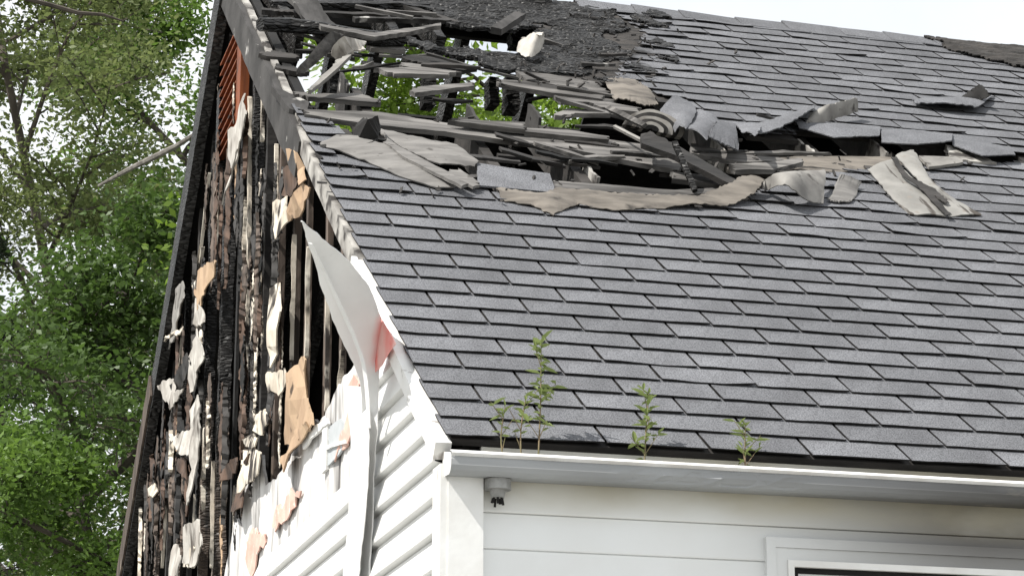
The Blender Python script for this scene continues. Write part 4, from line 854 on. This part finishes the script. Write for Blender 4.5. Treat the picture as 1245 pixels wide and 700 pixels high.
# ------------------------------------------------------------------ weeds in the gutter
def leaf_mesh(L, w):
    me = bpy.data.meshes.new("leaf"); me.from_pydata([(0, 0, 0), (L*.3, -w*.5, .004), (L*.7, -w*.42, 0), (L, 0, -L*.15), (L*.7, w*.42, 0), (L*.3, w*.5, .004), (L*.5, 0, -.004)], [], [(0, 1, 6), (1, 2, 6), (2, 3, 6), (3, 4, 6), (4, 5, 6), (5, 0, 6)])
    me.materials.append(M['leaf_weed']); return me
LM = [leaf_mesh(.040, .012), leaf_mesh(.028, .009), leaf_mesh(.038, .005)]
def weed(px, py0, py1, nleaf, label, lm, lean=0, lo=.25, twigs=3):
    y = -.045; b = fp(px, py0, y); b.z = botz+.04; t = fp(px+lean, py1, y+.02)
    r_ = thing("weed_plant", b, label, "weed", "weeds growing in the gutter")
    mid = b.lerp(t, .5)+Vector((rnd.uniform(-.008, .008), .01, 0)); pts = resample([b, mid, t], 8)
    mb = MB().tube(pts, [.0028-.0002*i for i in range(9)], 5)
    tips = []
    for k in range(twigs):
        p = pts[2+k*2 % 6]; d = Vector((rnd.uniform(-.05, .05), rnd.uniform(-.03, .03), .04+.03*rnd.random())); mb.tube([p, p+d*.6, p+d], [.0016, .0012, .0008], 4); tips.append((p, p+d))
    mb.build("stem", M['stem'], r_)
    for k in range(nleaf):
        if k % 3 == 2 and tips: a, c = tips[k % len(tips)]; p = a.lerp(c, rnd.uniform(.4, 1))
        else:
            u = lo+(1-lo)*(k/nleaf)**.8; i = min(7, int(u*8)); p = pts[i].lerp(pts[i+1], u*8-i)
        o = bpy.data.objects.new("leaf", lm[k % len(lm)]); COL.objects.link(o); o.location = p; a = k*2.4+rnd.uniform(-.4, .4)
        o.rotation_euler = (rnd.uniform(-.4, .4), rnd.uniform(-.9, .2), a); s = rnd.uniform(.7, 1.25); o.scale = (s, s, s); setp(o, r_)
weed(654, 556, 412, 64, "tallest leafy weed standing in the gutter", LM[:1]+LM[1:2], 4, .35, 5)
weed(612, 554, 494, 16, "short wispy weed at the gutter's end nearest the house corner", LM[1:], 2, .5)
weed(634, 554, 480, 20, "short leafy sprout between the wispy weed and the tallest one", LM[1:2], 6, .45)
weed(783, 562, 478, 50, "bushy middle height weed in the gutter right of the tallest one", LM[:2], 6, .15, 4)
weed(906, 568, 516, 34, "small thin bladed weed in the gutter nearest the window", LM[2:], 0, .15, 4)
# ------------------------------------------------------------------ trees
def nmesh(name, V, nq, m, parent):
    me = bpy.data.meshes.new(name); me.vertices.add(len(V)); me.vertices.foreach_set("co", V.astype(np.float32).ravel())
    me.loops.add(nq*4); me.loops.foreach_set("vertex_index", np.arange(nq*4, dtype=np.int32)); me.polygons.add(nq)
    me.polygons.foreach_set("loop_start", np.arange(0, nq*4, 4, dtype=np.int32)); me.polygons.foreach_set("loop_total", np.full(nq, 4, dtype=np.int32)); me.update(calc_edges=True)
    return link(name, me, m, parent)
def tree(base, H, z0, R, prof, nl, leaf, lw, m, seed, label, name="leafy_tree", nlimb=22, rise=.5, tr=.16, sig=.22, bark='bark', asp=1.9, droop=0, cat="tree", nsub=7, ntw=5):
    r = random.Random(seed); ng = np.random.default_rng(seed); base = Vector(base)
    t = thing(name, base, label, cat, "trees behind the house")
    pts = [base+Vector((r.gauss(0, .05)*i, r.gauss(0, .05)*i, H*i/10)) for i in range(11)]
    MB().tube(pts, [tr*(1-.085*i) for i in range(11)], 8).build("trunk", M[bark], t)
    tips = []
    for k in range(nlimb):
        h = z0+(1-z0)*((k+.5)/nlimb); i = min(9, int(h*10)); p = pts[i].lerp(pts[i+1], h*10-i); a = k*2.4+r.uniform(-.4, .4); L = R*prof(h)*r.uniform(.8, 1.1)
        e = p+Vector((math.cos(a), math.sin(a), rise*r.uniform(.6, 1.3)))*L*.9; mid = p.lerp(e, .5)+Vector((r.gauss(0, .08)*L, r.gauss(0, .08)*L, .06*L))
        q = resample([p, mid, e], 6); mb = MB().tube(q, [max(.008, tr*.42*(1-h*.5)*(1-.14*j)) for j in range(7)], 5)
        for s_ in range(nsub):
            u = .2+.8*s_/(nsub-1 or 1); j = min(5, int(u*6)); b = q[j].lerp(q[j+1], u*6-j); a2 = a+r.choice((-1, 1))*r.uniform(.3, 1.2); L2 = L*.45*(1.15-.5*u)
            e2 = b+Vector((math.cos(a2), math.sin(a2), r.uniform(-.2, .8)-droop))*L2; m2 = b.lerp(e2, .5)+Vector((0, 0, .05*L2)); mb.tube([b, m2, e2], [.012, .009, .005], 4)
            for w in range(ntw):
                b3 = b.lerp(e2, .3+.7*w/ntw); d3 = Vector((r.gauss(0, 1), r.gauss(0, 1), r.gauss(.2, .7)-droop)).normalized()*L2*.5; mb.tube([b3, b3+d3], [.005, .003], 3); tips.append((b3, b3+d3))
        mb.build("limb", M[bark], t)
    A = np.array([tuple(a) for a, b in tips]); Bv = np.array([tuple(b) for a, b in tips]); idx = ng.integers(0, len(tips), nl); u = ng.random((nl, 1))*.9+.2
    C = A[idx]*(1-u)+Bv[idx]*u + ng.normal(0, sig, (nl, 3))*np.array([1, 1, .8])
    d1 = ng.normal(0, 1, (nl, 3)); d1[:, 2] = d1[:, 2]*.6-.15; d1 /= np.linalg.norm(d1, axis=1, keepdims=True); d2 = np.cross(d1, ng.normal(0, 1, (nl, 3))+np.array([0, 0, 1.2])); d2 /= np.linalg.norm(d2, axis=1, keepdims=True)
    sz = leaf*(.6+.8*ng.random((nl, 1))); V = np.stack([C-d1*sz*.5, C+d2*sz*.5/asp, C+d1*sz*.5, C-d2*sz*.5/asp], 1).reshape(-1, 3)
    nmesh("crown", V, nl, M[m], t); return t
rnd_prof = lambda h: math.sin(math.pi*min(1, max(.06, h*.9+.05)))**.6
dome = lambda h: max(.15, (1-((h-.45)/.6)**2))
cone = lambda h: max(.05, 1.05-h)
def tb(px, Y): p = fp(px, 350, Y); return (p.x, Y, GZ)
tree(tb(50, 19), 13.5, .22, 3.0, dome, 95000, .07, 1, 'leaf_olive', 3, "tall loose olive green tree with sky showing between its thin branches", nlimb=28, rise=.7, sig=.17, nsub=8, tr=.12)
tree(tb(170, 14.5), 7.8, .2, 2.0, dome, 40000, .075, 1, 'leaf_dark', 5, "dense dark green tree closest to the burnt gable", nlimb=24, rise=.4, sig=.2)
tree(tb(215, 22), 13.6, .3, 2.3, dome, 56000, .085, 1, 'leaf_yellow', 8, "light green tree rising behind the dark one beside the gable peak", nlimb=22, rise=.6, sig=.18)
tree(tb(70, 12), 5.4, .3, 1.3, dome, 30000, .058, 1, 'leaf_yellow', 11, "low bright yellow green tree at the bottom left of the trees", nlimb=18, rise=.4, tr=.09, sig=.15)
tree(tb(-20, 17), 9.5, .12, 1.9, cone, 36000, .09, 1, 'needle', 14, "dark narrow conifer at the far left of the trees", "conifer_tree", 34, .05, .13, .10, asp=7, droop=.25)
tree(tb(530, 11.5), fp(520, 142, 11.5).z-GZ, .45, 1.75, lambda h: .6+.35*h, 80000, .078, 1, 'leaf_bright', 21, "bright green tree behind the house seen through the hole in its roof", nlimb=26, rise=.15, tr=.1, sig=.22)
dt = [o for o in bpy.data.objects if o.get('label', '').startswith("dense dark green tree")][0]
Yb = 12.6
MB().tube([fp(120, 226, Yb+1.4), fp(157, 206, Yb+.6), fp(190, 190, Yb), fp(214, 178, Yb-.2), fp(236, 164, Yb-.4)], [.012, .022, .026, .022, .018], 7).build("bare_limb", M['palebark'], dt)
MB().tube([fp(28, -2, 15), fp(60, 6, 15), fp(95, 16, 15), fp(125, 18, 15), fp(150, 26, 15)], [.02, .022, .02, .015, .008], 6).build("bare_limb", M['bark'], [o for o in bpy.data.objects if o.get('label', '').startswith("tall loose")][0])
